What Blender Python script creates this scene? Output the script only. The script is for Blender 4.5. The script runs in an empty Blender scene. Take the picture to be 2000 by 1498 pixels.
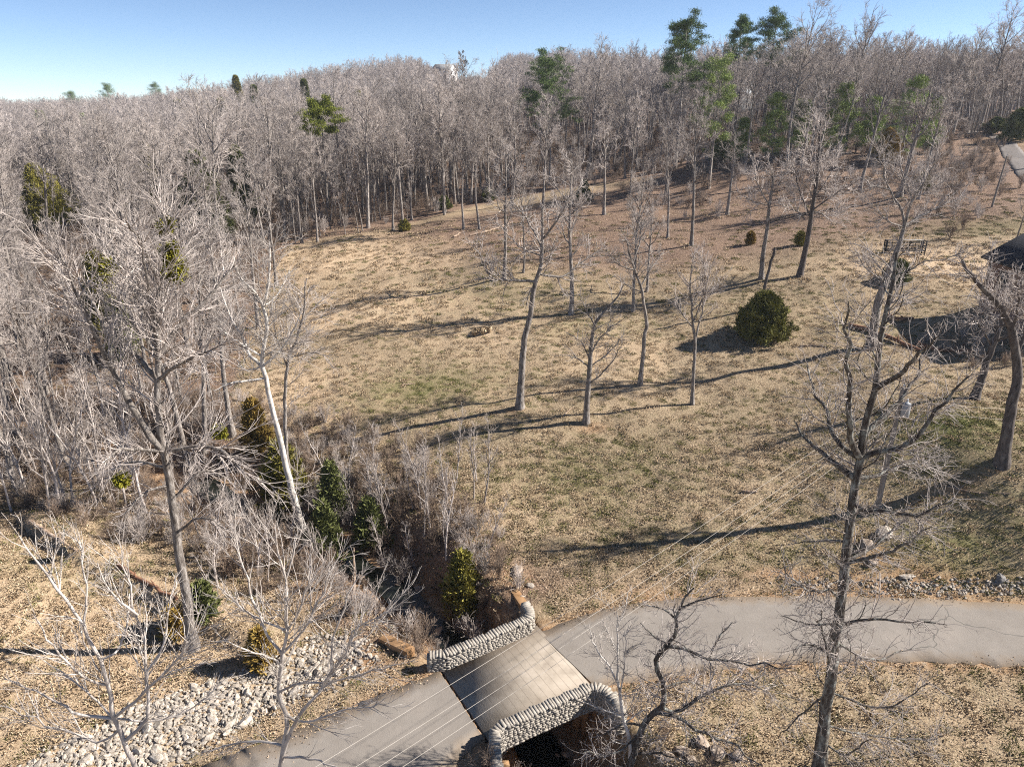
import bpy, math
import numpy as np
from mathutils import Vector

# ------------------------------------------------------------------ camera, light, exposure
SC = bpy.context.scene
COL = SC.collection
F, TH, CZ = 1400.0, math.radians(21.6), 24.0        # focal length in photo pixels, pitch down, height
cam = bpy.data.cameras.new('camera')
cam.sensor_width = 36.0
cam.lens = F / 2000.0 * 36.0
cam.clip_start, cam.clip_end = 0.5, 6000.0
camo = bpy.data.objects.new('camera', cam)
COL.objects.link(camo)
camo.location = (0, 0, CZ)
camo.rotation_euler = (math.pi / 2 - TH, 0, 0)
SC.camera = camo

SUN_EL = math.radians(35)
SUN_AZ = math.radians(84)                            # clockwise from +Y
sdir = Vector((math.cos(SUN_EL) * math.sin(SUN_AZ), math.cos(SUN_EL) * math.cos(SUN_AZ), math.sin(SUN_EL)))
world = bpy.data.worlds.new('World')
SC.world = world
world.use_nodes = True
wn = world.node_tree
wn.nodes.clear()
sky = wn.nodes.new('ShaderNodeTexSky')
sky.sky_type = 'NISHITA'
sky.sun_disc = False
sky.sun_elevation = SUN_EL
sky.sun_rotation = SUN_AZ
sky.altitude = 200
sky.air_density = 0.5
sky.dust_density = 0.0
sky.ozone_density = 2.0
bg = wn.nodes.new('ShaderNodeBackground')
bg.inputs[1].default_value = 0.068
wo = wn.nodes.new('ShaderNodeOutputWorld')
wn.links.new(sky.outputs[0], bg.inputs[0])
wn.links.new(bg.outputs[0], wo.inputs[0])
sun = bpy.data.lights.new('sun', 'SUN')
sun.energy = 5.0
sun.angle = math.radians(0.5)
sun.color = (1.0, 0.95, 0.88)
suno = bpy.data.objects.new('sun', sun)
COL.objects.link(suno)
suno.rotation_euler = sdir.to_track_quat('Z', 'Y').to_euler()
suno.location = (60, 0, 60)
SC.view_settings.view_transform = 'Standard'
SC.view_settings.look = 'None'
SC.view_settings.exposure = 1.22
SC.view_settings.gamma = 1.0
SC.view_settings.use_curve_mapping = False
SC.render.engine = 'CYCLES'
SC.cycles.use_denoising = False
SC.cycles.filter_width = 1.1
SC.cycles.max_bounces = 4
SC.cycles.diffuse_bounces = 2
SC.cycles.glossy_bounces = 1
SC.cycles.transmission_bounces = 2

rng = np.random.default_rng(11)

# ------------------------------------------------------------------ pixel <-> world
cT, sT = math.cos(TH), math.sin(TH)


def ray(u, v):
    xc = (u - 1000.0) / F
    yc = (749.0 - v) / F
    return np.array([xc, cT + yc * sT, -sT + yc * cT])


def PZ(u, v, z=0.0):
    d = ray(u, v)
    return np.array([0, 0, CZ]) + d * ((z - CZ) / d[2])


def PY(u, v, Y):
    d = ray(u, v)
    return np.array([0, 0, CZ]) + d * (Y / d[1])


def proj(x, y, z):
    dz = z - CZ
    fw = y * cT - dz * sT
    upc = y * sT + dz * cT
    fw = np.where(fw < 0.1, 0.1, fw)
    return 1000 + F * x / fw, 749 - F * upc / fw


# ------------------------------------------------------------------ terrain height
ctrl = [PY(u, v, Y) for u, v, Y in [
    (1015, 797, 49.7), (1350, 790, 49.5), (640, 880, 47.5), (990, 545, 80), (770, 450, 110), (600, 475, 104),
    (1350, 480, 91), (1485, 545, 74), (1560, 540, 73), (1700, 683, 55), (1955, 903, 37), (1905, 780, 45),
    (1680, 375, 106), (1895, 600, 63), (1900, 260, 146), (1400, 330, 127), (1100, 1000, 38), (1250, 900, 42.5),
    (1900, 1060, 33.2), (830, 640, 68), (1000, 900, 43.5), (1150, 640, 66), (1800, 560, 68)]]
ctrl += [np.array(p, float) for p in [
    (-40, 45, -.3), (-60, 60, .3), (-30, 70, .8), (-60, 100, 2), (-120, 100, 1.5), (-120, 200, 1.5), (-200, 300, 2),
    (-60, 200, 5.5), (0, 200, 15), (60, 200, 18.5), (120, 200, 20), (0, 300, 14), (-40, 300, 12), (-20, 350, 21), (-20, 400, 35), (35, 400, 30), (100, 300, 20), (200, 300, 21),
    (-250, 450, 5), (-200, 430, 8), (-164, 450, 14), (-114, 430, 21), (-68, 410, 25.5), (-400, 600, 4), (-150, 600, 16), (100, 500, 26),
    (300, 500, 26), (1500, 1500, 20), (-1500, 1500, 8), (0, 1500, 24), (-1500, 0, 0), (1500, 0, 20), (0, -300, 0), (-20, 8, 0), (20, 8, 0),
    (-80, 0, .5), (80, 0, 1), (80, 40, 7), (120, 100, 16), (-30, 27, 1.5), (-22, 36, .7), (-14, 24, 0), (0, 22, 0),
    (14, 27, 0), (26, 27, 0), (-50, 30, .8), (4, 33, .1), (15, 33.5, .35), (45, 28, .8)]]
ctrl = np.array(ctrl)


def _U(r2):
    return np.where(r2 > 1e-9, 0.5 * r2 * np.log(np.maximum(r2, 1e-9)), 0.0)


_S = 100.0
_c = ctrl[:, :2] / _S
_n = len(_c)
_A = np.zeros((_n + 3, _n + 3))
_A[:_n, :_n] = _U(((_c[:, None] - _c[None]) ** 2).sum(-1)) + np.eye(_n) * 1e-4
_A[:_n, _n] = 1
_A[:_n, _n + 1:] = _c
_A[_n:, :_n] = _A[:_n, _n:].T
_w = np.linalg.solve(_A, np.r_[ctrl[:, 2], 0, 0, 0])


def seg_dist(x, y, pl):
    best = np.full(x.shape, 1e9)
    for (ax, ay), (bx, by) in zip(pl[:-1], pl[1:]):
        dx, dy = bx - ax, by - ay
        t = np.clip(((x - ax) * dx + (y - ay) * dy) / (dx * dx + dy * dy), 0, 1)
        best = np.minimum(best, np.hypot(x - ax - t * dx, y - ay - t * dy))
    return best


def sstep(a, b, x):
    t = np.clip((x - a) / (b - a), 0, 1)
    return t * t * (3 - 2 * t)


DC = np.array([0.14, 24.95])                  # centre of the bridge deck
DA = np.array([0.862, 0.506])                 # along the road
DB = np.array([-0.506, 0.862])                # across, towards the far parapet
HL_, HW_ = 2.66, 2.2                          # half length and half width of the deck
far_edge = [PZ(u, v)[:2] for u, v in [(1052, 1233), (1200, 1186), (1330, 1170), (1500, 1165), (1700, 1166), (2000, 1180), (2300, 1202), (2700, 1240)]]
near_edge = [PZ(u, v)[:2] for u, v in [(1160, 1340), (1290, 1326), (1400, 1309), (1550, 1295), (1700, 1290), (2000, 1302), (2300, 1328), (2700, 1370)]]
far_l = [PZ(u, v)[:2] for u, v in [(857, 1312), (720, 1366), (600, 1417), (450, 1475), (300, 1540), (100, 1640)]]
near_l = [PZ(u, v)[:2] for u, v in [(946, 1440), (900, 1482), (860, 1530), (770, 1620), (660, 1730), (480, 1880)]]
road_mid = [tuple((a + b) / 2) for a, b in zip(far_l[::-1], near_l[::-1])] + [tuple((a + b) / 2) for a, b in zip(far_edge, near_edge)]
creek = [(7.5, 10), (5.2, 16), (2.6, 20.8), (0.14, 24.95), (-2.3, 28.9), (-5.2, 32.4), (-9.4, 36.4), (-15, 40.4), (-23, 46), (-35, 52), (-60, 58), (-95, 70), (-150, 80)]
berm = [tuple(PZ(u, v, .5)[:2]) for u, v in [(60, 1020), (120, 1060), (200, 1105), (300, 1150), (400, 1195), (490, 1240)]]
_ph = rng.uniform(0, 6.28, 40)
_dr = rng.uniform(0, 6.28, 40)


def wobble(x, y):
    z = np.zeros_like(x)
    for i in range(24):
        wl = 2.6 * 1.17 ** i
        k = 6.283 / wl
        z = z + 0.0085 * wl ** 0.75 * np.sin(k * (x * math.cos(_dr[i]) + y * math.sin(_dr[i])) + _ph[i])
    return z


def H(x, y):
    x = np.asarray(x, float)
    y = np.asarray(y, float)
    shp = x.shape
    x, y = x.ravel(), y.ravel()
    z = np.empty_like(x)
    for s in range(0, len(x), 20000):
        X, Y = x[s:s + 20000] / _S, y[s:s + 20000] / _S
        r2 = (X[:, None] - _c[None, :, 0]) ** 2 + (Y[:, None] - _c[None, :, 1]) ** 2
        z[s:s + 20000] = _U(r2) @ _w[:_n] + _w[_n] + _w[_n + 1] * X + _w[_n + 2] * Y
    z = np.clip(z, -3, 60)
    z += wobble(x, y) * sstep(6, 40, np.hypot(x, y - 20) + 6)
    db = seg_dist(x, y, berm)
    bx, by = np.array(berm[0]), np.array(berm[-1])
    dv = (by - bx) / np.linalg.norm(by - bx)
    sd = (x - bx[0]) * (-dv[1]) + (y - bx[1]) * dv[0]
    z += np.where(sd > 0, 0.75 * np.exp(-(db / 1.6) ** 2), 0.75 * np.exp(-(db / 0.32) ** 2))
    rd = seg_dist(x, y, road_mid)
    z = z * sstep(2.3, 5.5, rd) - 0.03 * (1 - sstep(2.3, 5.5, rd))
    cd = seg_dist(x, y, creek)
    s_ = (x - DC[0]) * DA[0] + (y - DC[1]) * DA[1]
    t_ = (x - DC[0]) * DB[0] + (y - DC[1]) * DB[1]
    far = sstep(4, 22, t_)
    w = 1 - sstep(1.7 + far * .2, 3.0 + 2.6 * far, cd + 0.35 * np.sin(x * 1.3 + y * .9) * sstep(2.4, 4, np.abs(t_)))
    inroad = np.abs(t_) < 2.75
    w = np.where(inroad, (np.abs(s_) < 2.45).astype(float), w)
    bed = -2.75 + far * .55 + 0.012 * np.maximum(t_ - 25, 0)
    z = z + w * (np.minimum(bed, z - 0.6) - z)
    return z.reshape(shp)


def G(x, y):
    return float(H(np.array([x]), np.array([y]))[0])


_YS = np.concatenate([np.arange(12, 130, .15), np.geomspace(130, 1500, 1200)])


def PG(u, v):
    d = ray(u, v)
    t = _YS / d[1]
    x, z = d[0] * t, CZ + d[2] * t
    below = z < H(x, _YS)
    i = int(np.argmax(below))
    if not below.any():
        i = len(_YS) - 1
    return np.array([x[i], _YS[i], G(x[i], _YS[i])])


# ------------------------------------------------------------------ object helpers
def put(o, parent=None):
    COL.objects.link(o)
    if parent is not None:
        o.parent = parent
    return o


def tag(o, label=None, cat=None, group=None, kind=None):
    if label:
        o['label'] = label
    if cat:
        o['category'] = cat
    if group:
        o['group'] = group
    if kind:
        o['kind'] = kind
    return o


def thing(name, label, cat, loc=(0, 0, 0), group=None, rot=(0, 0, 0), scale=1.0):
    o = bpy.data.objects.new(name, None)
    o.empty_display_size = 0.3
    put(o)
    o.location = loc
    o.rotation_euler = rot
    o.scale = (scale,) * 3 if np.isscalar(scale) else scale
    return tag(o, label, cat, group)


def mesh_np(name, verts, faces, mat, smooth=False, mats=None):
    """faces: int array (n,k) or list of such arrays"""
    me = bpy.data.meshes.new(name)
    fl = faces if isinstance(faces, list) else [faces]
    fl = [np.asarray(f, np.int32) for f in fl if len(f)]
    verts = np.asarray(verts, np.float32)
    me.vertices.add(len(verts))
    me.vertices.foreach_set('co', verts.ravel())
    loops = np.concatenate([f.ravel() for f in fl])
    tot = np.concatenate([np.full(len(f), f.shape[1], np.int32) for f in fl])
    start = np.r_[0, np.cumsum(tot)[:-1]].astype(np.int32)
    me.loops.add(len(loops))
    me.loops.foreach_set('vertex_index', loops)
    me.polygons.add(len(tot))
    me.polygons.foreach_set('loop_start', start)
    me.polygons.foreach_set('loop_total', tot)
    me.materials.append(mat)
    for m in mats or ():
        me.materials.append(m)
    if smooth:
        me.polygons.foreach_set('use_smooth', np.ones(len(tot), bool))
    me.update(calc_edges=True)
    me.validate()
    return me


def obj(name, me, parent=None):
    return put(bpy.data.objects.new(name, me), parent)


class MB:
    """collects boxes and prisms into one mesh"""

    def __init__(s):
        s.v, s.f4, s.f3, s.n = [], [], [], 0

    def add(s, v, f4=(), f3=()):
        v = np.asarray(v, float)
        if len(f4):
            s.f4.append(np.asarray(f4) + s.n)
        if len(f3):
            s.f3.append(np.asarray(f3) + s.n)
        s.v.append(v)
        s.n += len(v)

    def box(s, c, size, ax=None, ay=None, az=None, taper=1.0):
        ax = np.array([1, 0, 0.]) if ax is None else np.asarray(ax, float)
        ay = np.array([0, 1, 0.]) if ay is None else np.asarray(ay, float)
        az = np.cross(ax, ay) if az is None else np.asarray(az, float)
        c = np.asarray(c, float)
        v = []
        for k in (-1, 1):
            tp = 1.0 if k < 0 else taper
            for i, j in ((-1, -1), (1, -1), (1, 1), (-1, 1)):
                v.append(c + ax * i * size[0] / 2 * tp + ay * j * size[1] / 2 * tp + az * k * size[2] / 2)
        s.add(v, [(0, 3, 2, 1), (4, 5, 6, 7), (0, 1, 5, 4), (1, 2, 6, 5), (2, 3, 7, 6), (3, 0, 4, 7)])

    def tube(s, pts, rad, sides=6):
        v, f = tubes(np.asarray(pts, float)[None], np.broadcast_to(np.asarray(rad, float), (1, len(pts))), sides)
        s.add(v, f)
        for e, sl in ((0, slice(0, sides)), (1, slice(len(v) - sides, len(v)))):
            ring = list(range(len(v)))[sl]
            cv = v[sl].mean(0)
            s.add(np.vstack([v[sl], cv]), [], [(i, (i + 1) % sides, sides) if e else ((i + 1) % sides, i, sides) for i in range(sides)])

    def mesh(s, name, mat, smooth=False):
        fl = []
        if s.f4:
            fl.append(np.vstack(s.f4))
        if s.f3:
            fl.append(np.vstack(s.f3))
        return mesh_np(name, np.vstack(s.v), fl, mat, smooth)

    def build(s, name, mat, parent=None, smooth=False):
        return obj(name, s.mesh(name, mat, smooth), parent)


# ------------------------------------------------------------------ materials
def new_mat(name):
    m = bpy.data.materials.new(name)
    m.use_nodes = True
    nt = m.node_tree
    b = nt.nodes['Principled BSDF']
    b.inputs['Roughness'].default_value = 0.9
    b.inputs['Specular IOR Level'].default_value = 0.15
    return m, nt, b


def ramp(nt, fac, stops):
    r = nt.nodes.new('ShaderNodeValToRGB')
    el = r.color_ramp.elements
    while len(el) < len(stops):
        el.new(0.5)
    for e, (p, c) in zip(el, stops):
        e.position = p
        e.color = (*c, 1)
    nt.links.new(fac, r.inputs[0])
    return r.outputs[0]


def noise(nt, vec, scale, detail=3, rough=0.6):
    n = nt.nodes.new('ShaderNodeTexNoise')
    n.inputs['Scale'].default_value = scale
    n.inputs['Detail'].default_value = detail
    n.inputs['Roughness'].default_value = rough
    if vec is not None:
        nt.links.new(vec, n.inputs['Vector'])
    return n.outputs['Fac']


def math_n(nt, op, a, b=None, clamp=False):
    n = nt.nodes.new('ShaderNodeMath')
    n.operation = op
    n.use_clamp = clamp
    for i, x in enumerate((a, b)):
        if x is None:
            continue
        if isinstance(x, (int, float)):
            n.inputs[i].default_value = x
        else:
            nt.links.new(x, n.inputs[i])
    return n.outputs[0]


def mix(nt, fac, a, b, mode='MIX'):
    n = nt.nodes.new('ShaderNodeMix')
    n.data_type = 'RGBA'
    n.blend_type = mode
    for s_, x in ((n.inputs[0], fac), (n.inputs[6], a), (n.inputs[7], b)):
        if isinstance(x, (int, float)):
            s_.default_value = x
        elif isinstance(x, tuple):
            s_.default_value = (*x, 1)
        else:
            nt.links.new(x, s_)
    return n.outputs[2]


def bump(nt, b, h, dist, strength=1.0):
    n = nt.nodes.new('ShaderNodeBump')
    n.inputs['Distance'].default_value = dist
    n.inputs['Strength'].default_value = strength
    nt.links.new(h, n.inputs['Height'])
    nt.links.new(n.outputs[0], b.inputs['Normal'])


def surf(name, stops, scale, detail=4, bump_d=0.0, rand=0.0, pos=False, rough=0.9, bscale=None, stretch=None):
    m, nt, b = new_mat(name)
    b.inputs['Roughness'].default_value = rough
    if pos:
        vec = nt.nodes.new('ShaderNodeNewGeometry').outputs['Position']
    else:
        vec = nt.nodes.new('ShaderNodeTexCoord').outputs['Object']
    if stretch:
        mp = nt.nodes.new('ShaderNodeMapping')
        mp.inputs['Scale'].default_value = stretch
        nt.links.new(vec, mp.inputs[0])
        vec = mp.outputs[0]
    f = noise(nt, vec, scale, detail, .65)
    c = ramp(nt, f, stops)
    if rand:
        oi = nt.nodes.new('ShaderNodeObjectInfo')
        k = math_n(nt, 'MULTIPLY_ADD', oi.outputs['Random'], rand)
        k.node.inputs[2].default_value = 1 - rand / 2
        hs = nt.nodes.new('ShaderNodeHueSaturation')
        nt.links.new(k, hs.inputs['Value'])
        nt.links.new(c, hs.inputs['Color'])
        c = hs.outputs[0]
    nt.links.new(c, b.inputs['Base Color'])
    if bump_d:
        bump(nt, b, noise(nt, vec, bscale or scale * 2, 4, .7), bump_d)
    return m


M = {}
M['bark'] = surf('grey_bark', [(.33, (.08, .066, .056)), (.5, (.22, .19, .165)), (.68, (.42, .38, .345))], 8, 6, .06, .35, stretch=(1, 1, .28))
M['bark_dark'] = surf('dark_bark', [(.3, (.05, .042, .036)), (.55, (.12, .10, .09)), (.75, (.24, .22, .19))], 5, 4, .03, .2, stretch=(1, 1, .3))
M['bark_pale'] = surf('white_bark', [(.32, (.22, .19, .16)), (.43, (.46, .42, .375)), (.7, (.66, .62, .57))], 4, 4, .01, stretch=(1, 1, .5))
M['twig'] = surf('grey_twigs', [(.3, (.26, .22, .195)), (.7, (.53, .465, .42))], 1.5, 2, 0, .6)
M['sap'] = surf('sapling_twigs', [(.3, (.24, .20, .17)), (.7, (.52, .45, .40))], 1.5, 2, 0, .5)
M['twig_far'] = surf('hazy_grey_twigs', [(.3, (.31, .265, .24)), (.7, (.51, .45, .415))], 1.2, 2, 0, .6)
M['twig_dark'] = surf('dark_twigs', [(.3, (.15, .125, .105)), (.7, (.30, .26, .23))], 1.5, 2, 0, .3)
M['twig_pale'] = surf('pale_twigs', [(.3, (.32, .275, .24)), (.7, (.56, .505, .455))], 1.5, 2, 0, .2)
M['lichen'] = surf('lichen_bark', [(.34, (.04, .032, .027)), (.5, (.10, .085, .072)), (.6, (.22, .22, .195)), (.78, (.44, .44, .41))], 6, 6, .05, stretch=(1, 1, .35))
M['brush'] = surf('brown_brush', [(.3, (.13, .09, .065)), (.7, (.36, .275, .21))], 1.5, 2, 0, .5)


def leafmat(name, a, b_):
    m = surf(name, [(.3, a), (.7, b_)], 1.1, 3, 0, .25)
    return m


M['cedar'] = leafmat('cedar_sprays', (.07, .082, .027), (.20, .21, .07))
M['cedar_bush'] = leafmat('bush_sprays', (.06, .065, .018), (.22, .205, .06))
M['cedar_gold'] = leafmat('golden_cedar_sprays', (.17, .11, .028), (.38, .26, .07))
M['cedar_olive'] = leafmat('olive_cedar_sprays', (.14, .125, .028), (.33, .29, .065))
M['pine'] = leafmat('pine_needles', (.065, .095, .034), (.18, .245, .085))
M['pine_lime'] = leafmat('lime_pine_needles', (.10, .12, .022), (.25, .27, .05))
M['pine_young'] = leafmat('young_pine_needles', (.13, .17, .045), (.31, .37, .12))
M['mistletoe'] = leafmat('mistletoe_leaves', (.10, .095, .012), (.26, .24, .03))
M['rust'] = surf('rust_stained_concrete', [(.3, (.20, .11, .05)), (.5, (.34, .20, .10)), (.75, (.46, .30, .17))], 1.2, 5, .01, pos=True)
M['stone'] = surf('split_limestone', [(.28, (.19, .165, .14)), (.5, (.33, .295, .25)), (.75, (.45, .40, .345))], 6, 5, .03, pos=True)
M['core'] = surf('dark_mortar', [(.3, (.05, .045, .04)), (.7, (.10, .09, .08))], 4, 3, pos=True)
M['rock'] = surf('pale_limestone_rock', [(.3, (.17, .125, .085)), (.46, (.34, .29, .235)), (.7, (.54, .49, .43))], 4, 6, .03, .5)
M['rock_brown'] = surf('brown_rock', [(.3, (.15, .105, .075)), (.5, (.28, .22, .17)), (.75, (.46, .40, .34))], 2, 5, .05, .4)
M['rock_grey'] = surf('grey_rock', [(.3, (.10, .095, .09)), (.7, (.27, .25, .23))], 2, 5, .05, .3)
M['log'] = surf('weathered_log', [(.3, (.20, .13, .085)), (.6, (.38, .29, .22)), (.8, (.52, .46, .40))], 3, 4, .02, .3)
M['log_red'] = surf('rotten_red_log', [(.3, (.10, .05, .03)), (.6, (.25, .13, .08)), (.8, (.40, .27, .20))], 3, 4, .02, .2)
M['pole'] = surf('grey_pole_wood', [(.3, (.17, .14, .115)), (.7, (.30, .265, .23))], 3, 4, .005, stretch=(4, 4, .3))
M['metal'] = surf('galvanised_metal', [(.3, (.28, .28, .285)), (.7, (.38, .38, .38))], 3, 2, rough=.45)
M['wire'] = surf('aluminium_wire', [(.3, (.42, .38, .33)), (.7, (.52, .47, .41))], 3, 2, rough=.6)
M['black'] = surf('black_painted_wood', [(.3, (.012, .012, .013)), (.7, (.03, .03, .032))], 6, 3)
M['white'] = surf('white_siding', [(.3, (.72, .71, .69)), (.7, (.82, .81, .79))], 2, 2)
M['trim'] = surf('dark_trim', [(.3, (.03, .027, .025)), (.7, (.05, .045, .04))], 2, 2)
M['shingle'] = surf('charcoal_shingles', [(.3, (.022, .022, .025)), (.7, (.05, .05, .055))], 4, 5, .02)
M['roof_grey'] = surf('grey_roofing', [(.3, (.16, .16, .165)), (.7, (.24, .24, .245))], 2, 3)
M['roof_pale'] = surf('pale_metal_roof', [(.3, (.42, .45, .48)), (.7, (.55, .57, .60))], 2, 3)
M['glass'] = surf('dark_window_glass', [(.3, (.02, .025, .03)), (.7, (.04, .05, .06))], 1, 1, rough=.1)

# brick
m, nt, b = new_mat('brown_brick')
tc = nt.nodes.new('ShaderNodeTexCoord')
sx = nt.nodes.new('ShaderNodeSeparateXYZ')
nt.links.new(tc.outputs['Object'], sx.inputs[0])
mp = nt.nodes.new('ShaderNodeCombineXYZ')
nt.links.new(math_n(nt, 'ADD', sx.outputs[0], sx.outputs[1]), mp.inputs[0])
nt.links.new(sx.outputs[2], mp.inputs[1])
br = nt.nodes.new('ShaderNodeTexBrick')
br.inputs['Scale'].default_value = 1.0
br.inputs['Brick Width'].default_value = 0.23
br.inputs['Row Height'].default_value = 0.08
br.inputs['Mortar Size'].default_value = 0.012
br.inputs['Color1'].default_value = (.26, .13, .085, 1)
br.inputs['Color2'].default_value = (.17, .095, .07, 1)
br.inputs['Mortar'].default_value = (.34, .29, .25, 1)
nt.links.new(mp.outputs[0], br.inputs[0])
nt.links.new(br.outputs[0], b.inputs['Base Color'])
M['brick'] = m

# road asphalt: pale, worn, dusty wheel tracks and cracks
m, nt, b = new_mat('worn_asphalt')
pos = nt.nodes.new('ShaderNodeNewGeometry').outputs['Position']
n1 = noise(nt, pos, .35, 5, .6)
n2 = noise(nt, pos, 22, 3, .7)
c = ramp(nt, n1, [(.3, (.225, .195, .168)), (.55, (.29, .255, .22)), (.75, (.36, .31, .265))])
c = mix(nt, math_n(nt, 'MULTIPLY', n2, .55), c, (.17, .15, .13))
vo = nt.nodes.new('ShaderNodeTexVoronoi')
vo.feature = 'DISTANCE_TO_EDGE'
vo.inputs['Scale'].default_value = .22
nv = nt.nodes.new('ShaderNodeTexNoise')
nv.inputs['Scale'].default_value = .9
nt.links.new(pos, nv.inputs['Vector'])
va = nt.nodes.new('ShaderNodeVectorMath')
va.operation = 'ADD'
nt.links.new(pos, va.inputs[0])
nt.links.new(nv.outputs['Color'], va.inputs[1])
nt.links.new(va.outputs[0], vo.inputs['Vector'])
crk = math_n(nt, 'LESS_THAN', vo.outputs['Distance'], .006)
c = mix(nt, math_n(nt, 'MULTIPLY', crk, math_n(nt, 'GREATER_THAN', noise(nt, pos, .2, 2), .52)), c, (.13, .12, .105))
ea = nt.nodes.new('ShaderNodeAttribute')
ea.attribute_name = 'edge'
n3 = noise(nt, pos, 1.6, 5, .7)
n4 = noise(nt, pos, 60, 2, .6)
c = mix(nt, math_n(nt, 'MULTIPLY', math_n(nt, 'SUBTRACT', n3, .45), 1.3, True), c, (.19, .162, .135))
c = mix(nt, math_n(nt, 'MULTIPLY', math_n(nt, 'SUBTRACT', n4, .42), 1.6, True), c, (.155, .14, .122))
ef = math_n(nt, 'MULTIPLY', math_n(nt, 'SUBTRACT', math_n(nt, 'ADD', ea.outputs['Fac'], math_n(nt, 'MULTIPLY', n3, .5)), .92), 3.0, True)
c = mix(nt, math_n(nt, 'MULTIPLY', ef, .75), c, (.26, .19, .125))
nt.links.new(c, b.inputs['Base Color'])
bump(nt, b, math_n(nt, 'ADD', n2, n4), .012)
M['asphalt'] = m

# concrete deck with broomed / scored lines across the road
m, nt, b = new_mat('scored_concrete')
pos = nt.nodes.new('ShaderNodeNewGeometry').outputs['Position']
dt = nt.nodes.new('ShaderNodeVectorMath')
dt.operation = 'DOT_PRODUCT'
dt.inputs[1].default_value = (DA[0], DA[1], 0)
nt.links.new(pos, dt.inputs[0])
fr = math_n(nt, 'FRACT', math_n(nt, 'MULTIPLY', math_n(nt, 'ADD', dt.outputs['Value'], 200.0), 2.7))
ln = math_n(nt, 'LESS_THAN', fr, .07)
ln = math_n(nt, 'MULTIPLY', ln, math_n(nt, 'MULTIPLY', noise(nt, pos, 1.7, 3), 1.3), True)
c = ramp(nt, noise(nt, pos, .8, 5, .65), [(.3, (.17, .14, .11)), (.5, (.265, .225, .18)), (.75, (.345, .295, .245))])
c = mix(nt, math_n(nt, 'MULTIPLY', noise(nt, pos, 25, 3), .3), c, (.26, .23, .2))
dt2 = nt.nodes.new('ShaderNodeVectorMath')
dt2.operation = 'DOT_PRODUCT'
dt2.inputs[1].default_value = (DB[0], DB[1], 0)
nt.links.new(pos, dt2.inputs[0])
acr = math_n(nt, 'ABSOLUTE', math_n(nt, 'SUBTRACT', dt2.outputs['Value'], float(DC @ DB) - .25))
grime = math_n(nt, 'MULTIPLY', math_n(nt, 'SUBTRACT', math_n(nt, 'ADD', acr, math_n(nt, 'MULTIPLY', noise(nt, pos, .9, 4), 1.2)), 1.75), .8, True)
c = mix(nt, math_n(nt, 'MULTIPLY', grime, .6), c, (.15, .115, .085))
c = mix(nt, math_n(nt, 'MULTIPLY', ln, .8), c, (.16, .13, .105))
nt.links.new(c, b.inputs['Base Color'])
bump(nt, b, math_n(nt, 'SUBTRACT', noise(nt, pos, 22, 3), ln), .008)
M['deck'] = m

# ground: zones (vertex attribute) broken up by noise
GTAN = [(.3, (.26, .175, .10)), (.5, (.50, .365, .235)), (.7, (.65, .51, .36))]


def ground_colour(nt, zone, pos):
    sp = nt.nodes.new('ShaderNodeSeparateColor')
    nt.links.new(zone, sp.inputs[0])
    big = noise(nt, pos, .18, 5, .62)
    mid = noise(nt, pos, .9, 5, .68)
    fine = noise(nt, pos, 8.5, 4, .8)
    c = ramp(nt, math_n(nt, 'ADD', math_n(nt, 'MULTIPLY', mid, .5), math_n(nt, 'MULTIPLY', fine, .5)), GTAN)
    brown = ramp(nt, fine, [(.34, (.085, .062, .038)), (.5, (.25, .19, .115)), (.68, (.45, .355, .24))])
    # R: how tan it is; the rest is a brown-olive leafy sward
    f = math_n(nt, 'ADD', sp.outputs[0], math_n(nt, 'MULTIPLY', math_n(nt, 'SUBTRACT', big, .5), 1.6), True)
    c = mix(nt, f, brown, c)
    green = ramp(nt, fine, [(.3, (.06, .068, .02)), (.5, (.12, .125, .036)), (.72, (.25, .225, .085))])
    g = math_n(nt, 'ADD', math_n(nt, 'MULTIPLY', sp.outputs[1], 1.0), math_n(nt, 'MULTIPLY', math_n(nt, 'SUBTRACT', mid, .56), 2.2))
    g = math_n(nt, 'MULTIPLY', g, math_n(nt, 'ADD', math_n(nt, 'MULTIPLY', sp.outputs[1], .75), .25), True)
    c = mix(nt, g, c, green)
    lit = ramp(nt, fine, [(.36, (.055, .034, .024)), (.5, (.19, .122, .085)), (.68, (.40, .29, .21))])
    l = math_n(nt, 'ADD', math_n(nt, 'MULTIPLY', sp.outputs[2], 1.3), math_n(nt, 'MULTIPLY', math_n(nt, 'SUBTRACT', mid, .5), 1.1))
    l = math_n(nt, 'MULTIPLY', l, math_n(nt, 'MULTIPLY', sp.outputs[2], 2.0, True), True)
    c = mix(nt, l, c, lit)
    return c, fine, mid


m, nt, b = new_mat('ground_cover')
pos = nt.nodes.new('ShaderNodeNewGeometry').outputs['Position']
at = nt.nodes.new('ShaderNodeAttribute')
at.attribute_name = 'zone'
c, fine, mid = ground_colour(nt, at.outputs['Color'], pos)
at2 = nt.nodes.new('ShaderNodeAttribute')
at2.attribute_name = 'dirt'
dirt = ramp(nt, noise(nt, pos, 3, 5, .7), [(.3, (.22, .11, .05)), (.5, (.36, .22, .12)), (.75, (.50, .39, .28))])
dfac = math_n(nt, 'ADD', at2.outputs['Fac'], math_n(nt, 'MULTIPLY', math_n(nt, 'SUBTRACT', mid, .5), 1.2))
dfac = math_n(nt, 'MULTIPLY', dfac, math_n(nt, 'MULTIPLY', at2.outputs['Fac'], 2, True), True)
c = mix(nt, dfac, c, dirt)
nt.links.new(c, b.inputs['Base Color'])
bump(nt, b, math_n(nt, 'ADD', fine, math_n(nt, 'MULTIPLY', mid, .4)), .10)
M['ground'] = m


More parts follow.
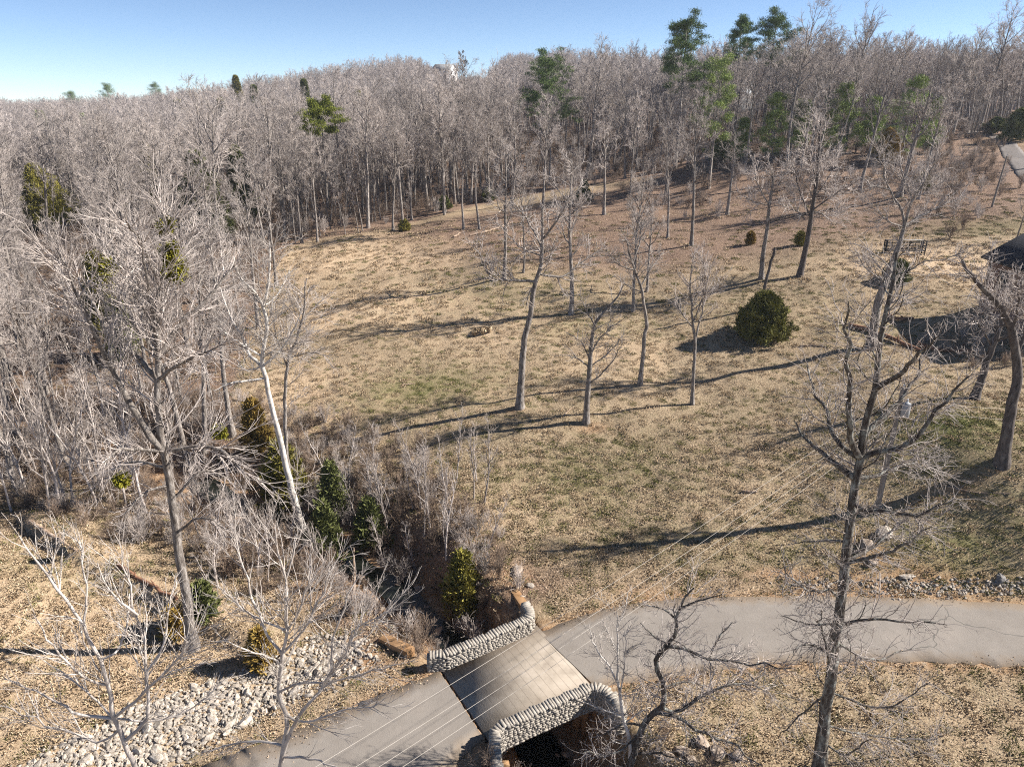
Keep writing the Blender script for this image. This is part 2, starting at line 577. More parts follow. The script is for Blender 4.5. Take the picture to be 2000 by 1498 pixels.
def blade_mat(name, stops):
    m_, nt_, b_ = new_mat(name)
    p_ = nt_.nodes.new('ShaderNodeNewGeometry')
    oi = nt_.nodes.new('ShaderNodeObjectInfo')
    r_ = math_n(nt_, 'FRACT', math_n(nt_, 'ADD', oi.outputs['Random'], math_n(nt_, 'MULTIPLY', p_.outputs['Random Per Island'], .9)))
    nt_.links.new(ramp(nt_, r_, stops), b_.inputs['Base Color'])
    return m_


M['blade_tan'] = blade_mat('dry_blades', [(0, (.28, .195, .115)), (.4, (.49, .37, .24)), (1, (.64, .52, .37))])
M['blade_green'] = blade_mat('green_blades', [(0, (.06, .07, .018)), (.5, (.13, .135, .035)), (1, (.26, .23, .09))])
M['leaf'] = blade_mat('fallen_leaf', [(0, (.12, .075, .045)), (.4, (.28, .19, .12)), (1, (.50, .385, .275))])
m, nt, b = new_mat('creek_water')
b.inputs['Base Color'].default_value = (.012, .014, .010, 1)
b.inputs['Roughness'].default_value = .06
b.inputs['Specular IOR Level'].default_value = .5
pos = nt.nodes.new('ShaderNodeNewGeometry').outputs['Position']
bump(nt, b, noise(nt, pos, 5, 3), .02)
M['water'] = m


# ------------------------------------------------------------------ branching
def nrm(a):
    return a / np.maximum(np.linalg.norm(a, axis=-1, keepdims=True), 1e-9)


def tubes(pts, rad, sides):
    pts = np.asarray(pts, float)
    N, P, _ = pts.shape
    t = nrm(np.gradient(pts, axis=1))
    avg = nrm(pts[:, -1] - pts[:, 0])
    ref = np.where(np.abs(avg[:, 2:3]) < .9, np.array([[0, 0, 1.]]), np.array([[1., 0, 0]]))
    U = nrm(np.cross(t, ref[:, None, :]))
    V = np.cross(t, U)
    a = np.arange(sides) * 2 * math.pi / sides
    ring = pts[:, :, None, :] + rad[:, :, None, None] * (np.cos(a)[None, None, :, None] * U[:, :, None, :] + np.sin(a)[None, None, :, None] * V[:, :, None, :])
    v = ring.reshape(-1, 3)
    n = np.arange(N)[:, None, None] * (P * sides)
    p = np.arange(P - 1)[None, :, None] * sides
    k = np.arange(sides)[None, None, :]
    k2 = (k + 1) % sides
    f = np.stack([n + p + k, n + p + k2, n + p + sides + k2, n + p + sides + k], -1).reshape(-1, 4)
    return v, f


def resample(pl, n):
    """smooth (Catmull-Rom) resampling of a polyline to n points"""
    pl = np.asarray(pl, float)
    if len(pl) < 3:
        t = np.linspace(0, 1, n)[:, None]
        return pl[0] * (1 - t) + pl[-1] * t
    q = np.vstack([2 * pl[0] - pl[1], pl, 2 * pl[-1] - pl[-2]])
    d = np.r_[0, np.cumsum(np.linalg.norm(np.diff(pl, axis=0), axis=1))]
    s = np.linspace(0, d[-1], n)
    i = np.clip(np.searchsorted(d, s, 'right') - 1, 0, len(pl) - 2)
    t = ((s - d[i]) / np.maximum(d[i + 1] - d[i], 1e-9))[:, None]
    p0, p1, p2, p3 = q[i], q[i + 1], q[i + 2], q[i + 3]
    return .5 * (2 * p1 + (p2 - p0) * t + (2 * p0 - 5 * p1 + 4 * p2 - p3) * t ** 2 + (3 * p1 - p0 - 3 * p2 + p3) * t ** 3)


THICK = 1.0


def grow(par, prad, M_, t0, lf, lmin, lmax, ang, up, npts, wob, rf, rtip, tpow=1.0, fall=.55):
    N, P, _ = par.shape
    plen = np.linalg.norm(np.diff(par, axis=1), axis=2).sum(1)
    idx = rng.choice(N, M_, p=plen / plen.sum())
    t = t0 + (1 - t0) * rng.random(M_) ** tpow
    f = t * (P - 1)
    i = np.minimum(f.astype(int), P - 2)
    w = (f - i)[:, None]
    p0, p1 = par[idx, i], par[idx, i + 1]
    pos = p0 * (1 - w) + p1 * w
    T = nrm(p1 - p0)
    r = (prad[idx, i] * (1 - w[:, 0]) + prad[idx, i + 1] * w[:, 0])
    a = rng.normal(size=(M_, 3))
    side = nrm(a - (a * T).sum(1, keepdims=True) * T)
    an = np.radians(rng.normal(ang, 9, M_))[:, None]
    d = nrm(np.cos(an) * T + np.sin(an) * side)
    L = np.clip(plen[idx] * lf * (1 - fall * t) * rng.uniform(.55, 1.3, M_), lmin, lmax)
    step = (L / (npts - 1))[:, None]
    out = np.empty((M_, npts, 3))
    out[:, 0] = pos
    for k in range(1, npts):
        out[:, k] = out[:, k - 1] + d * step
        d = nrm(d + np.array([0, 0, up]) + rng.normal(0, wob, (M_, 3)))
    rs = np.maximum(np.minimum(r * rf, THICK * (.008 + L * .016)), rtip)
    q = np.linspace(0, 1, npts)[None]
    rad = rs[:, None] * (1 - q) + rtip * q
    return out, rad


def skin(name, sets, mat, smooth=True):
    vs, fs, n = [], [], 0
    for p, r, s in sets:
        v, f = tubes(p, r, s)
        vs.append(v)
        fs.append(f + n)
        n += len(v)
    return mesh_np(name, np.vstack(vs), np.vstack(fs), mat, smooth)


def flare(rad, n):
    q = np.linspace(0, 1, n)
    return rad * (1 + .55 * np.exp(-q * 26))


def tree_sets(h, r0, cs, n1, a1, l1, up1, wob, m2, m3, m4, rt, lean=0.03, trunk_wob=.035, top=.96, twig=1.0):
    """a bare tree at the origin: trunk + limbs, and the finer branches"""
    n = 16
    d = np.array([rng.normal(0, lean), rng.normal(0, lean), 1.0])
    p = [np.array([0, 0, -.25])]
    for i in range(1, n):
        p.append(p[-1] + nrm(d) * (h * top + .25) / (n - 1))
        d = d + np.array([rng.normal(0, trunk_wob), rng.normal(0, trunk_wob), .02])
    tr = np.array(p)[None]
    q = np.linspace(0, 1, n)
    trr = flare(r0 * (1 - q) ** .8 + .02, n)[None]
    tt = np.sort(cs + (1 - cs) * (np.arange(n1) + rng.random(n1)) / n1)
    limbs, lr = [], []
    az = rng.uniform(0, 6.28)
    for t in tt:
        f = t * (n - 1)
        i = min(int(f), n - 2)
        pos = tr[0, i] * (1 - f + i) + tr[0, i + 1] * (f - i)
        az += 2.4 + rng.normal(0, .35)
        a = math.radians(rng.normal(a1, 8))
        s = (t - cs) / (1 - cs)
        L = h * l1 * (1 - .62 * s) * rng.uniform(.7, 1.2) * (.75 + .5 * math.sin(min(1, s * 3) * 1.57) - .25)
        dd = np.array([math.sin(a) * math.cos(az), math.sin(a) * math.sin(az), math.cos(a)])
        pl = [pos]
        for k in range(9):
            pl.append(pl[-1] + dd * L / 9)
            dd = nrm(dd + np.array([0, 0, up1]) + rng.normal(0, wob, 3))
        limbs.append(pl)
        rs = min(trr[0, i] * .6, .02 + L * .018)
        lr.append(np.linspace(1, 0, 10) * rs + .012)
    limbs, lr = np.array(limbs), np.array(lr)
    par, prd = np.concatenate([limbs, tr[:, 6:]]), np.concatenate([lr, trr[:, 6:]])
    b2, r2 = grow(limbs, lr, m2, .15, .5, .5, 4.5, 36, up1 * .6, 6, wob, .7, rt * 1.5)
    par, prd = np.concatenate([b2]), np.concatenate([r2])
    b3, r3 = grow(par, prd, m3, .12, .6, .45 * twig, 2.2 * twig, 34, up1 * .5, 4, wob, .75, rt)
    sets2 = [(b2, r2, 4), (b3, r3, 3)]
    if m4:
        b4, r4 = grow(b3, r3, m4, .1, .65, .3 * twig, 1.1 * twig, 32, .05, 3, wob, .8, rt)
        sets2.append((b4, r4, 3))
    return [(tr, trr, 9), (limbs, lr, 5)], sets2


def sprays(centres, normals, per, spread, ln, wd, out=.6, upb=.3):
    """small leaf / needle faces clustered round clump centres"""
    K = len(centres)
    c = np.repeat(centres, per, 0)
    nn = np.repeat(normals, per, 0)
    n = len(c)
    p = c + rng.normal(0, 1, (n, 3)) * np.asarray(spread)
    d = nrm(nn * out + rng.normal(0, .6, (n, 3)) + np.array([0, 0, upb]))
    s = nrm(np.cross(d, rng.normal(size=(n, 3))))
    L = (ln * rng.uniform(.6, 1.3, n))[:, None]
    W = (wd * rng.uniform(.6, 1.3, n))[:, None]
    v = np.stack([p - s * W * .35, p + s * W * .35, p + d * L * .6 + s * W, p + d * L, p + d * L * .6 - s * W], 1).reshape(-1, 3)
    f = np.arange(n * 5).reshape(n, 5)
    return v, f


def make_cedar(h, rad, mat, kind='cone', per=46, ln=.24, wd=.05, dens=1.0):
    """returns trunk mesh, crown mesh; ovoid or conical evergreen with ragged sprays"""
    K = int((70 + 34 * h * rad) * dens)
    z = rng.random(K) ** .85
    if kind == 'cone':
        prof = (1 - z) ** .75 * .97 + .03
        prof *= np.clip(z * 9 + .35, 0, 1)
    else:
        prof = np.sqrt(np.clip(1 - (z * 1.12 - .22) ** 2 * 1.2, 0.02, 1))
        prof = np.minimum(prof, 1.15 * (1 - z) ** .6 + .05)
    a = rng.uniform(0, 6.283, K)
    lob = .78 + .22 * np.sin(a * 3 + 2) * np.sin(z * 11 + a * 2) + rng.normal(0, .18, K)
    rr = rad * prof * lob * np.sqrt(rng.uniform(.25, 1, K))
    c = np.stack([rr * np.cos(a), rr * np.sin(a), h * (.04 + .95 * z)], 1)
    nn = nrm(np.stack([np.cos(a), np.sin(a), np.full(K, .7)], 1))
    sc = max(.10, min(.26, h * .036))
    v, f = sprays(c, nn, per, (sc, sc, sc * .9), ln * 1.35, wd * .8, .6, .55)
    tr = np.stack([np.zeros(6), np.zeros(6), np.linspace(-.2, h * .9, 6)], 1)[None]
    trr = np.linspace(1, .1, 6)[None] * max(.05, h * .016)
    br, brr = grow(tr, trr, int(K * .5), .08, .3, rad * .3, rad * .95, 65, .05, 4, .1, .4, .008)
    return skin('cedar_trunk', [(tr, trr, 6), (br, brr, 3)], M['bark_dark']), mesh_np('cedar_crown', v, f, mat)


def make_pine(h, mat, cs=.5, spread=.2, nb=26, per=95, seed=None, clump=.5, width=1.0):
    n = 14
    tr = np.stack([np.cumsum(rng.normal(0, .05, n)), np.cumsum(rng.normal(0, .05, n)), np.linspace(-.3, h * .97, n)], 1)[None]
    trr = flare(np.linspace(1, .12, n) * h * .0115 + .02, n)[None]
    cl, cn, br, brr = [], [], [], []
    az = rng.uniform(0, 6)
    for i in range(nb):
        t = cs + (1 - cs) * (i + rng.random()) / nb
        f = t * (n - 1)
        j = min(int(f), n - 2)
        pos = tr[0, j] * (1 - f + j) + tr[0, j + 1] * (f - j)
        s = (t - cs) / (1 - cs)
        L = h * spread * width * (.5 + .9 * math.sin(min(1, s * 1.6 + .25) * 1.57)) * (1.0 - .62 * s ** 1.6) * rng.uniform(.5, 1.35)
        az += 2.4 + rng.normal(0, .5)
        el = .12 + .75 * s + rng.normal(0, .15)
        d = np.array([math.cos(az) * math.cos(el), math.sin(az) * math.cos(el), math.sin(el)])
        pl = [pos]
        for k in range(7):
            pl.append(pl[-1] + d * L / 7)
            d = nrm(d + np.array([0, 0, .07]) + rng.normal(0, .1, 3))
        br.append(pl)
        brr.append(np.linspace(1, .2, 8) * (.015 + L * .012))
        for k in range(4, 8):
            for _ in range(2):
                o = rng.normal(0, 1, 3) * L * .11
                cl.append(np.array(pl[k]) + o + [0, 0, .12])
                cn.append(nrm(d + [0, 0, .6]))
    cl.append(tr[0, -1])
    cn.append(np.array([0, 0, 1.]))
    v, f = sprays(np.array(cl), np.array(cn), per, (clump * .5, clump * .5, clump * .26), .28, .035, .5, .35)
    ns = 9
    st, sr = grow(tr, trr, ns, .25, .08, .4, 1.4, 75, -.02, 4, .12, .4, .012)
    return skin('pine_trunk', [(tr, trr, 8), (np.array(br), np.array(brr), 4), (st, sr, 3)], M['bark']), mesh_np('pine_crown', v, f, mat)


def shrub_sets(h, n, m2, m3, rt, tilt=28):
    st = []
    for i in range(n):
        a = rng.uniform(0, 6.28)
        e = math.radians(abs(rng.normal(0, tilt)))
        d = np.array([math.sin(e) * math.cos(a), math.sin(e) * math.sin(a), math.cos(e)])
        p = np.array([rng.normal(0, .18) * h * .3, rng.normal(0, .18) * h * .3, -.05])
        L = h * rng.uniform(.5, 1.05)
        pl = [p]
        for k in range(5):
            pl.append(pl[-1] + d * L / 5)
            d = nrm(d + rng.normal(0, .1, 3) + [0, 0, .04])
        st.append(pl)
    st = np.array(st)
    sr = np.broadcast_to(np.linspace(1, .4, 6), st.shape[:2]) * (rt * 2.2)
    b, r = grow(st, sr, m2, .2, .5, .2, 1.4, 35, .08, 4, .12, .8, rt)
    sets = [(st, sr, 4), (b, r, 3)]
    if m3:
        sets.append((*grow(b, r, m3, .1, .6, .15, .8, 35, .05, 3, .12, .8, rt), 3))
    return sets


def tree_thing(name, label, loc, trunk, crown, group=None, rot=0.0, scale=1.0, cat='tree', tilt=(0, 0)):
    t = thing(name, label, cat, loc, group, (tilt[0], tilt[1], rot), scale)
    obj('trunk', trunk, t)
    obj('crown', crown, t)
    return t


# ------------------------------------------------------------------ ground sheet
def axis(lo, hi, d0, d1, d2, end_lo, end_hi):
    """dense between lo and hi (step d0), medium to d1[..], growing beyond"""
    a = list(np.arange(lo, hi + 1e-6, d0))
    s, x = d0, a[-1]
    while x < end_hi:
        s = min(s * (1.05 if x < d1[1] else 1.18), d2 if x < d1[1] else 120)
        x += s
        a.append(x)
    s, x = d0, a[0]
    b_ = []
    while x > end_lo:
        s = min(s * (1.05 if x > d1[0] else 1.18), d2 if x > d1[0] else 120)
        x -= s
        b_.append(x)
    return np.array(b_[::-1] + a)


gx = axis(-30, 32, .34, (-90, 90), .9, -1700, 1700)
gy = axis(14, 58, .34, (0, 130), .9, -300, 1800)
GX, GY = np.meshgrid(gx, gy)
GZ = H(GX, GY)
nx, ny = len(gx), len(gy)
i0 = (np.arange(ny - 1)[:, None] * nx + np.arange(nx - 1)[None]).ravel()
gme = mesh_np('ground', np.stack([GX.ravel(), GY.ravel(), GZ.ravel()], 1), np.stack([i0, i0 + 1, i0 + nx + 1, i0 + nx], 1), M['ground'], True)
XR, YR = GX.ravel(), GY.ravel()


def blobs(lst, x, y):
    z = np.zeros_like(x)
    for u, v, rx, ry, k in lst:
        p = PG(u, v)
        z = z + k * np.exp(-((x - p[0]) / rx) ** 2 - ((y - p[1]) / ry) ** 2)
    return z


TAN = [(700, 500, 13, 9, 1.1), (880, 480, 14, 7, .8), (700, 600, 12, 6, .9), (1000, 650, 9, 4, .55), (1230, 690, 9, 4, .5), (640, 780, 6, 6, .7),
       (1040, 1000, 5, 2.5, .6), (60, 1150, 9, 5, .7), (150, 1350, 10, 5, .9), (1830, 510, 8, 6, 1.0), (1200, 760, 6, 2, .5), (560, 790, 5, 6, .8)]
GREEN = [(820, 760, 8, 4.5, .75), (1880, 830, 6, 3.5, .9), (1600, 450, 9, 7, .55), (1120, 980, 6, 4, .45), (1130, 640, 7, 4, .4), (1900, 1080, 8, 3, .6),
         (980, 560, 12, 6, .35), (1500, 1080, 10, 2.5, .3), (1720, 640, 5, 3, .4), (1800, 440, 10, 4, .5), (1150, 900, 7, 3, .35), (30, 1110, 8, 2, .4), (1950, 440, 8, 5, .6), (1530, 600, 6, 5, .2)]
LIT = [(1250, 470, 22, 14, .9), (1100, 440, 20, 10, .8), (1600, 360, 30, 20, 1.2), (1800, 330, 30, 22, 1.2), (1400, 400, 20, 12, .9), (880, 440, 12, 6, .5),
       (1380, 1130, 9, 1.5, .4), (1700, 560, 8, 6, .2)]
wood_poly = np.array([(-900, -200), (2900, -200), (2900, 235), (2050, 240), (1850, 285), (1500, 335), (1250, 345), (1080, 372), (960, 395), (860, 418), (790, 438), (700, 455),
                      (610, 468), (560, 482), (530, 530), (505, 600), (478, 680), (455, 760), (440, 850), (400, 905), (300, 930), (170, 940), (0, 935), (-900, 925)], float)


def in_poly(u, v, poly):
    ins = np.zeros(u.shape, bool)
    j = len(poly) - 1
    for i in range(len(poly)):
        xi, yi = poly[i]
        xj, yj = poly[j]
        c_ = ((yi > v) != (yj > v)) & (u < (xj - xi) * (v - yi) / (yj - yi + 1e-12) + xi)
        ins ^= c_
        j = i
    return ins


pu, pv = proj(XR, YR, GZ.ravel())
wd = in_poly(pu, pv, wood_poly) | (YR > 140)
wd = (wd & (YR > 15)).astype(float).reshape(ny, nx)
for _ in range(3):                                    # soften the edge of the wood
    wd[1:-1, 1:-1] = (wd[1:-1, 1:-1] * 2 + wd[:-2, 1:-1] + wd[2:, 1:-1] + wd[1:-1, :-2] + wd[1:-1, 2:]) / 6
ckd = seg_dist(XR, YR, creek)
tt_ = (XR - DC[0]) * DB[0] + (YR - DC[1]) * DB[1]
zone = np.ones((len(XR), 4), np.float32)
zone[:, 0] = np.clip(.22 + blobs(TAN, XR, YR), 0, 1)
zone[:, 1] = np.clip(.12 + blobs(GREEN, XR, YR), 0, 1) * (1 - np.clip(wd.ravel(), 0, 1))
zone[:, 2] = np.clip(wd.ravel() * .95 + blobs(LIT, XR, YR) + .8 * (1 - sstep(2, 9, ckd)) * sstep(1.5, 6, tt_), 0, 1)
gme.color_attributes.new('zone', 'FLOAT_COLOR', 'POINT').data.foreach_set('color', zone.ravel())
rdist = seg_dist(XR, YR, road_mid)
dirt = np.clip(1 - sstep(2.1, 3.6, rdist), 0, 1) * .75
dirt += blobs([(1160, 838, 1.4, .8, .8), (1530, 1122, 2.2, .5, .9), (1250, 1160, 2.5, .8, .5), (1000, 1130, 1.2, 1.2, .8), (730, 1290, 2, 1, .9), (1800, 1145, 6, .7, .7),
               (1005, 805, .9, .6, .5), (1680, 1060, 1.5, 1.2, .6), (1960, 280, 5, 6, .5), (1850, 960, 3, .7, .6), (1740, 1110, 3, 1, .5), (880, 1270, 1.2, 1, .5)], XR, YR)
dirt += (1 - sstep(1.2, 3.4, ckd)) * .9
gme.attributes.new('dirt', 'FLOAT', 'POINT').data.foreach_set('value', np.clip(dirt, 0, 1).astype(np.float32))
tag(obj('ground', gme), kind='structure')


# ------------------------------------------------------------------ road, gravel drive, creek water
def strip(name, a, b_, mat, lift=.02, sub=10, across=6, kind='structure', follow=False):
    A, B = resample(np.array(a), len(a) * sub), resample(np.array(b_), len(b_) * sub)
    n = min(len(A), len(B))
    A, B = resample(A, n), resample(B, n)
    ja, jb = rng.normal(0, .06, (n, 2)), rng.normal(0, .06, (n, 2))
    A, B = A + ja, B + jb
    rows, ed = [], []
    for k in range(across + 1):
        q = k / across
        P_ = A * (1 - q) + B * q
        z = H(P_[:, 0], P_[:, 1]) + lift if follow else np.full(n, lift) + .03 * (1 - (2 * q - 1) ** 2)
        rows.append(np.column_stack([P_, z]))
        ed.append(np.full(n, abs(2 * q - 1)))
    for q in (0, -1):                                  # turned-down edges
        e = rows[q].copy()
        e[:, 2] -= .14
        rows.insert(0 if q == 0 else len(rows), e)
    v = np.vstack(rows)
    m_ = len(rows)
    i = (np.arange(m_ - 1)[:, None] * n + np.arange(n - 1)[None]).ravel()
    me = mesh_np(name, v, np.stack([i, i + n, i + n + 1, i + 1], 1), mat, True)
    ed = [np.ones(n)] + ed + [np.ones(n)]
    me.attributes.new('edge', 'FLOAT', 'POINT').data.foreach_set('value', np.concatenate(ed).astype(np.float32))
    return tag(obj(name, me), kind=kind)


strip('road', far_edge, near_edge, M['asphalt'])
strip('road', far_l, near_l, M['asphalt'])
dr_a = [PG(u, v)[:2] for u, v in [(1880, 262), (1925, 268), (1950, 285), (1960, 310), (1990, 350), (2060, 400)]]
dr_b = [PG(u, v)[:2] for u, v in [(1895, 256), (1945, 264), (1985, 281), (2003, 302), (2040, 335), (2110, 385)]]
M['gravel'] = surf('grey_gravel', [(.3, (.10, .09, .082)), (.7, (.24, .21, .19))], 4, 5, .02, pos=True)
strip('gravel_drive', dr_a, dr_b, M['gravel'], .03, follow=True)

cw = np.array(creek[1:9])
cw = resample(cw, 60)
dcw = nrm(np.gradient(cw, axis=0))
nn_ = np.stack([-dcw[:, 1], dcw[:, 0]], 1)
wv = []
for k in (-.85, -.3, .3, .85):
    P_ = cw + nn_ * k * (1 + .25 * np.sin(np.arange(60) * .7 + k))[:, None]
    zc = H(cw[:, 0], cw[:, 1])
    wv.append(np.column_stack([P_, zc + .16]))
i = (np.arange(3)[:, None] * 60 + np.arange(59)[None]).ravel()
tag(obj('creek_water', mesh_np('creek_water', np.vstack(wv), np.stack([i, i + 60, i + 61, i + 1], 1), M['water'], True)), kind='structure')

# ------------------------------------------------------------------ bridge: deck, two stone parapets, abutments, wing walls
bridge = thing('stone_bridge', 'short road bridge with scored concrete deck and rough pale stone parapets over the creek', 'bridge', (DC[0], DC[1], 0))


def bl(p):                                             # world -> bridge-local (the Empty only translates)
    return np.asarray(p, float) - np.array([DC[0], DC[1], 0])


a3, b3 = np.array([DA[0], DA[1], 0]), np.array([DB[0], DB[1], 0])
mb = MB()
mb.box((0, 0, -.155), (HL_ * 2 - .03, 4.75, .37), a3, b3)
mb.build('deck', M['deck'], bridge)


def stone_wall(name, path, z0, z1, th, course=.10, coping=True):
    """rough squared stones laid in courses on both faces of a mortar core, with tilted coping stones"""
    path = np.array(path, float)
    d = np.r_[0, np.cumsum(np.linalg.norm(np.diff(path, axis=0), axis=1))]
    L = d[-1]

    def at(s):
        s = np.clip(s, 0, L)
        return np.array([np.interp(s, d, path[:, 0]), np.interp(s, d, path[:, 1])])

    def dirn(s):
        e = at(min(L, s + .12)) - at(max(0, s - .12))
        return e / max(1e-6, np.linalg.norm(e))
    core, st, cp = MB(), MB(), MB()
    s = 0
    while s < L - .01:
        w = min(.35, L - s)
        c_, t_ = at(s + w / 2), dirn(s + w / 2)
        core.box((*c_, (z0 + z1) / 2 - .02), (w * 1.12, th - .16, z1 - z0 - .05), (t_[0], t_[1], 0), (-t_[1], t_[0], 0))
        s += w
    for face in (-1, 1):
        z = z0
        while z < z1 - .06:
            hh = min(course * rng.uniform(.75, 1.25), z1 - z)
            s = -rng.uniform(0, .15)
            while s < L:
                w = rng.uniform(.10, .30)
                m_ = min(max(s + w / 2, 0), L)
                c_, t_ = at(m_), dirn(m_)
                nrm_ = np.array([-t_[1], t_[0]])
                dep = .16 + rng.uniform(-.01, .02)
                off = face * (th / 2 - .08 + rng.uniform(-.012, .012))
                tw = rng.normal(0, .015)
                ax_ = np.array([t_[0] - tw * nrm_[0], t_[1] - tw * nrm_[1], rng.normal(0, .012)])
                ax_ /= np.linalg.norm(ax_)
                ay_ = np.array([nrm_[0] + tw * t_[0], nrm_[1] + tw * t_[1], 0])
                ay_ /= np.linalg.norm(ay_)
                st.box((*(c_ + nrm_ * off), z + hh / 2), (w - .022, dep, hh - .016), ax_, ay_, taper=rng.uniform(.98, 1))
                s += w
            z += hh
    for s in (0, L):                                   # end stones
        z = z0
        while z < z1 - .05:
            hh = course * rng.uniform(.8, 1.2)
            c_, t_ = at(s), dirn(s)
            st.box((*(c_ + t_ * (-.03 if s == 0 else .03)), z + hh / 2), (.14, th - .04 + rng.normal(0, .03), hh - .02), (t_[0], t_[1], rng.normal(0, .05)), (-t_[1], t_[0], 0))
            z += hh
    body = st.build(name, M['stone'], bridge)
    core.build('mortar_core', M['core'], body)
    if coping:
        s = 0
        while s < L:
            w = rng.uniform(.11, .17)
            c_, t_ = at(min(L, s + w / 2)), dirn(s + w / 2)
            tl = rng.normal(.05, .045)
            ax_ = np.array([t_[0] * math.cos(tl), t_[1] * math.cos(tl), math.sin(tl)])
            cp.box((*(c_ + np.array([-t_[1], t_[0]]) * rng.normal(0, .02)), z1 + .04 + rng.uniform(-.012, .02)), (w - .016, th + rng.uniform(-.06, .06), .12 + rng.uniform(-.03, .03)),
                   ax_, (-t_[1], t_[0], 0), taper=rng.uniform(.9, .98))
            s += w
        cp.build('coping', M['stone'], body)
    return body


def L2(pl):
    return [tuple(bl([*p[:2], 0])[:2]) for p in pl]


fw = [PZ(838, 1281, .72), PZ(850, 1279, .75), PZ(868, 1278, .75), PZ(940, 1248, .75), PZ(1028, 1211, .75), PZ(1036, 1202, .75), PZ(1034, 1192, .75), PZ(1026, 1180, .75)]
fwall = stone_wall('stone_parapet', L2(fw), -.02, .74, .46)
# near parapet: its outer face drops below the deck edge
nw0 = [PZ(972, 1520, .75), PZ(967, 1470, .75), PZ(966, 1430, .75), PZ(980, 1418, .75), PZ(1060, 1382, .75), PZ(1150, 1344, .75), PZ(1166, 1342, .75), PZ(1184, 1350, .75), PZ(1203, 1368, .75), PZ(1214, 1392, .75)]
stone_wall('stone_parapet', L2(nw0), -.34, .74, .46)


def wall_between(name, p, q, z0, z1p, z1q, th, mat, label=None):
    p, q = bl([*p[:2], 0]), bl([*q[:2], 0])
    t_ = (q - p) / np.linalg.norm(q - p)
    n_ = np.array([-t_[1], t_[0], 0]) * th / 2
    m_ = MB()
    v = []
    for e, z1 in ((p, z1p), (q, z1q)):
        for sg in (-1, 1):
            v += [e + n_ * sg + [0, 0, z0], e + n_ * sg + [0, 0, z1]]
    m_.add(v, [(0, 1, 3, 2), (4, 6, 7, 5), (0, 4, 5, 1), (2, 3, 7, 6), (1, 5, 7, 3), (0, 2, 6, 4)])
    o = m_.build(name, mat, bridge)
    if label:
        o['label'] = label
    bm_ = o.modifiers.new('edge', 'BEVEL')
    bm_.width = .03
    bm_.segments = 2
    return o


for s in (-1, 1):                                      # abutments under each end of the deck
    c_ = a3 * s * (HL_ - .2)
    m_ = MB()
    m_.box(c_ + [0, 0, -1.8], (.42, 4.5, 2.9), a3, b3)
    m_.build('abutment', M['rust'], bridge)
wall_between('wing_wall', PZ(1024, 1184, .1), PZ(1003, 1148, -.1), -2.6, .22, -.15, .46, M['rust'])
wall_between('wing_wall', PZ(803, 1275, .1), PZ(746, 1243, -.1), -2.6, .3, -.05, .5, M['rust'])
wall_between('wing_wall', PZ(1226, 1398, 0), PZ(1322, 1430, 0), -2.6, .05, -.25, .5, M['rust'])
wall_between('wing_wall', PZ(984, 1478, -.2), PZ(996, 1560, -.2), -2.6, -.36, -.4, .4, M['rust'])
mb = MB()
mb.box(-b3 * 2.39 + [0, 0, -.40], (HL_ * 2 - .5, .12, .10), a3, b3)
mb.build('deck_edge_beam', M['rust'], bridge)


# ------------------------------------------------------------------ tree models shared by the copies
def pair(name, sets, bark, twig):
    return skin(name + '_trunk', sets[0], bark), skin(name + '_crown', sets[1], twig, False)


THICK = .72
WOODS = [pair('wood_tree', tree_sets(17, .17 + .02 * (k % 3), .40 + .03 * (k % 4), 15, 30 + 4 * (k % 3), .36, .055, .06, 95, 480, 1150, .0092, twig=1.25), M['bark'], M['twig']) for k in range(8)]
FIELD = [pair('field_tree', tree_sets(15, .20 + .02 * k, .34 + .04 * (k % 3), 13, 52, .36, .06, .17, 110, 560, 1300, .0085), M['bark'], M['twig']) for k in range(5)]
SLIM = [pair('slim_tree', tree_sets(10, .075, .22, 12, 26, .28, .06, .07, 50, 170, 0, .0075, .06), M['twig'], M['sap']) for k in range(4)]


def hgt(p, vt):
    """height at which a vertical stem from p reaches image row vt"""
    d = ray(1000, vt)
    return CZ + p[1] * d[2] / d[1] - p[2]


def wob_path(px, Y0, dY=0.0, n=14, jit=.012):
    m_ = len(px)
    w = [PY(u, v, Y0 + dY * (i / max(1, m_ - 1)) ** 1.2) for i, (u, v) in enumerate(px)]
    p = resample(w, n)
    L = np.linalg.norm(np.diff(p, axis=0), axis=1).sum()
    p[1:] += rng.normal(0, L * jit, (n - 1, 3)) * np.linspace(.3, 1, n - 1)[:, None]
    return p


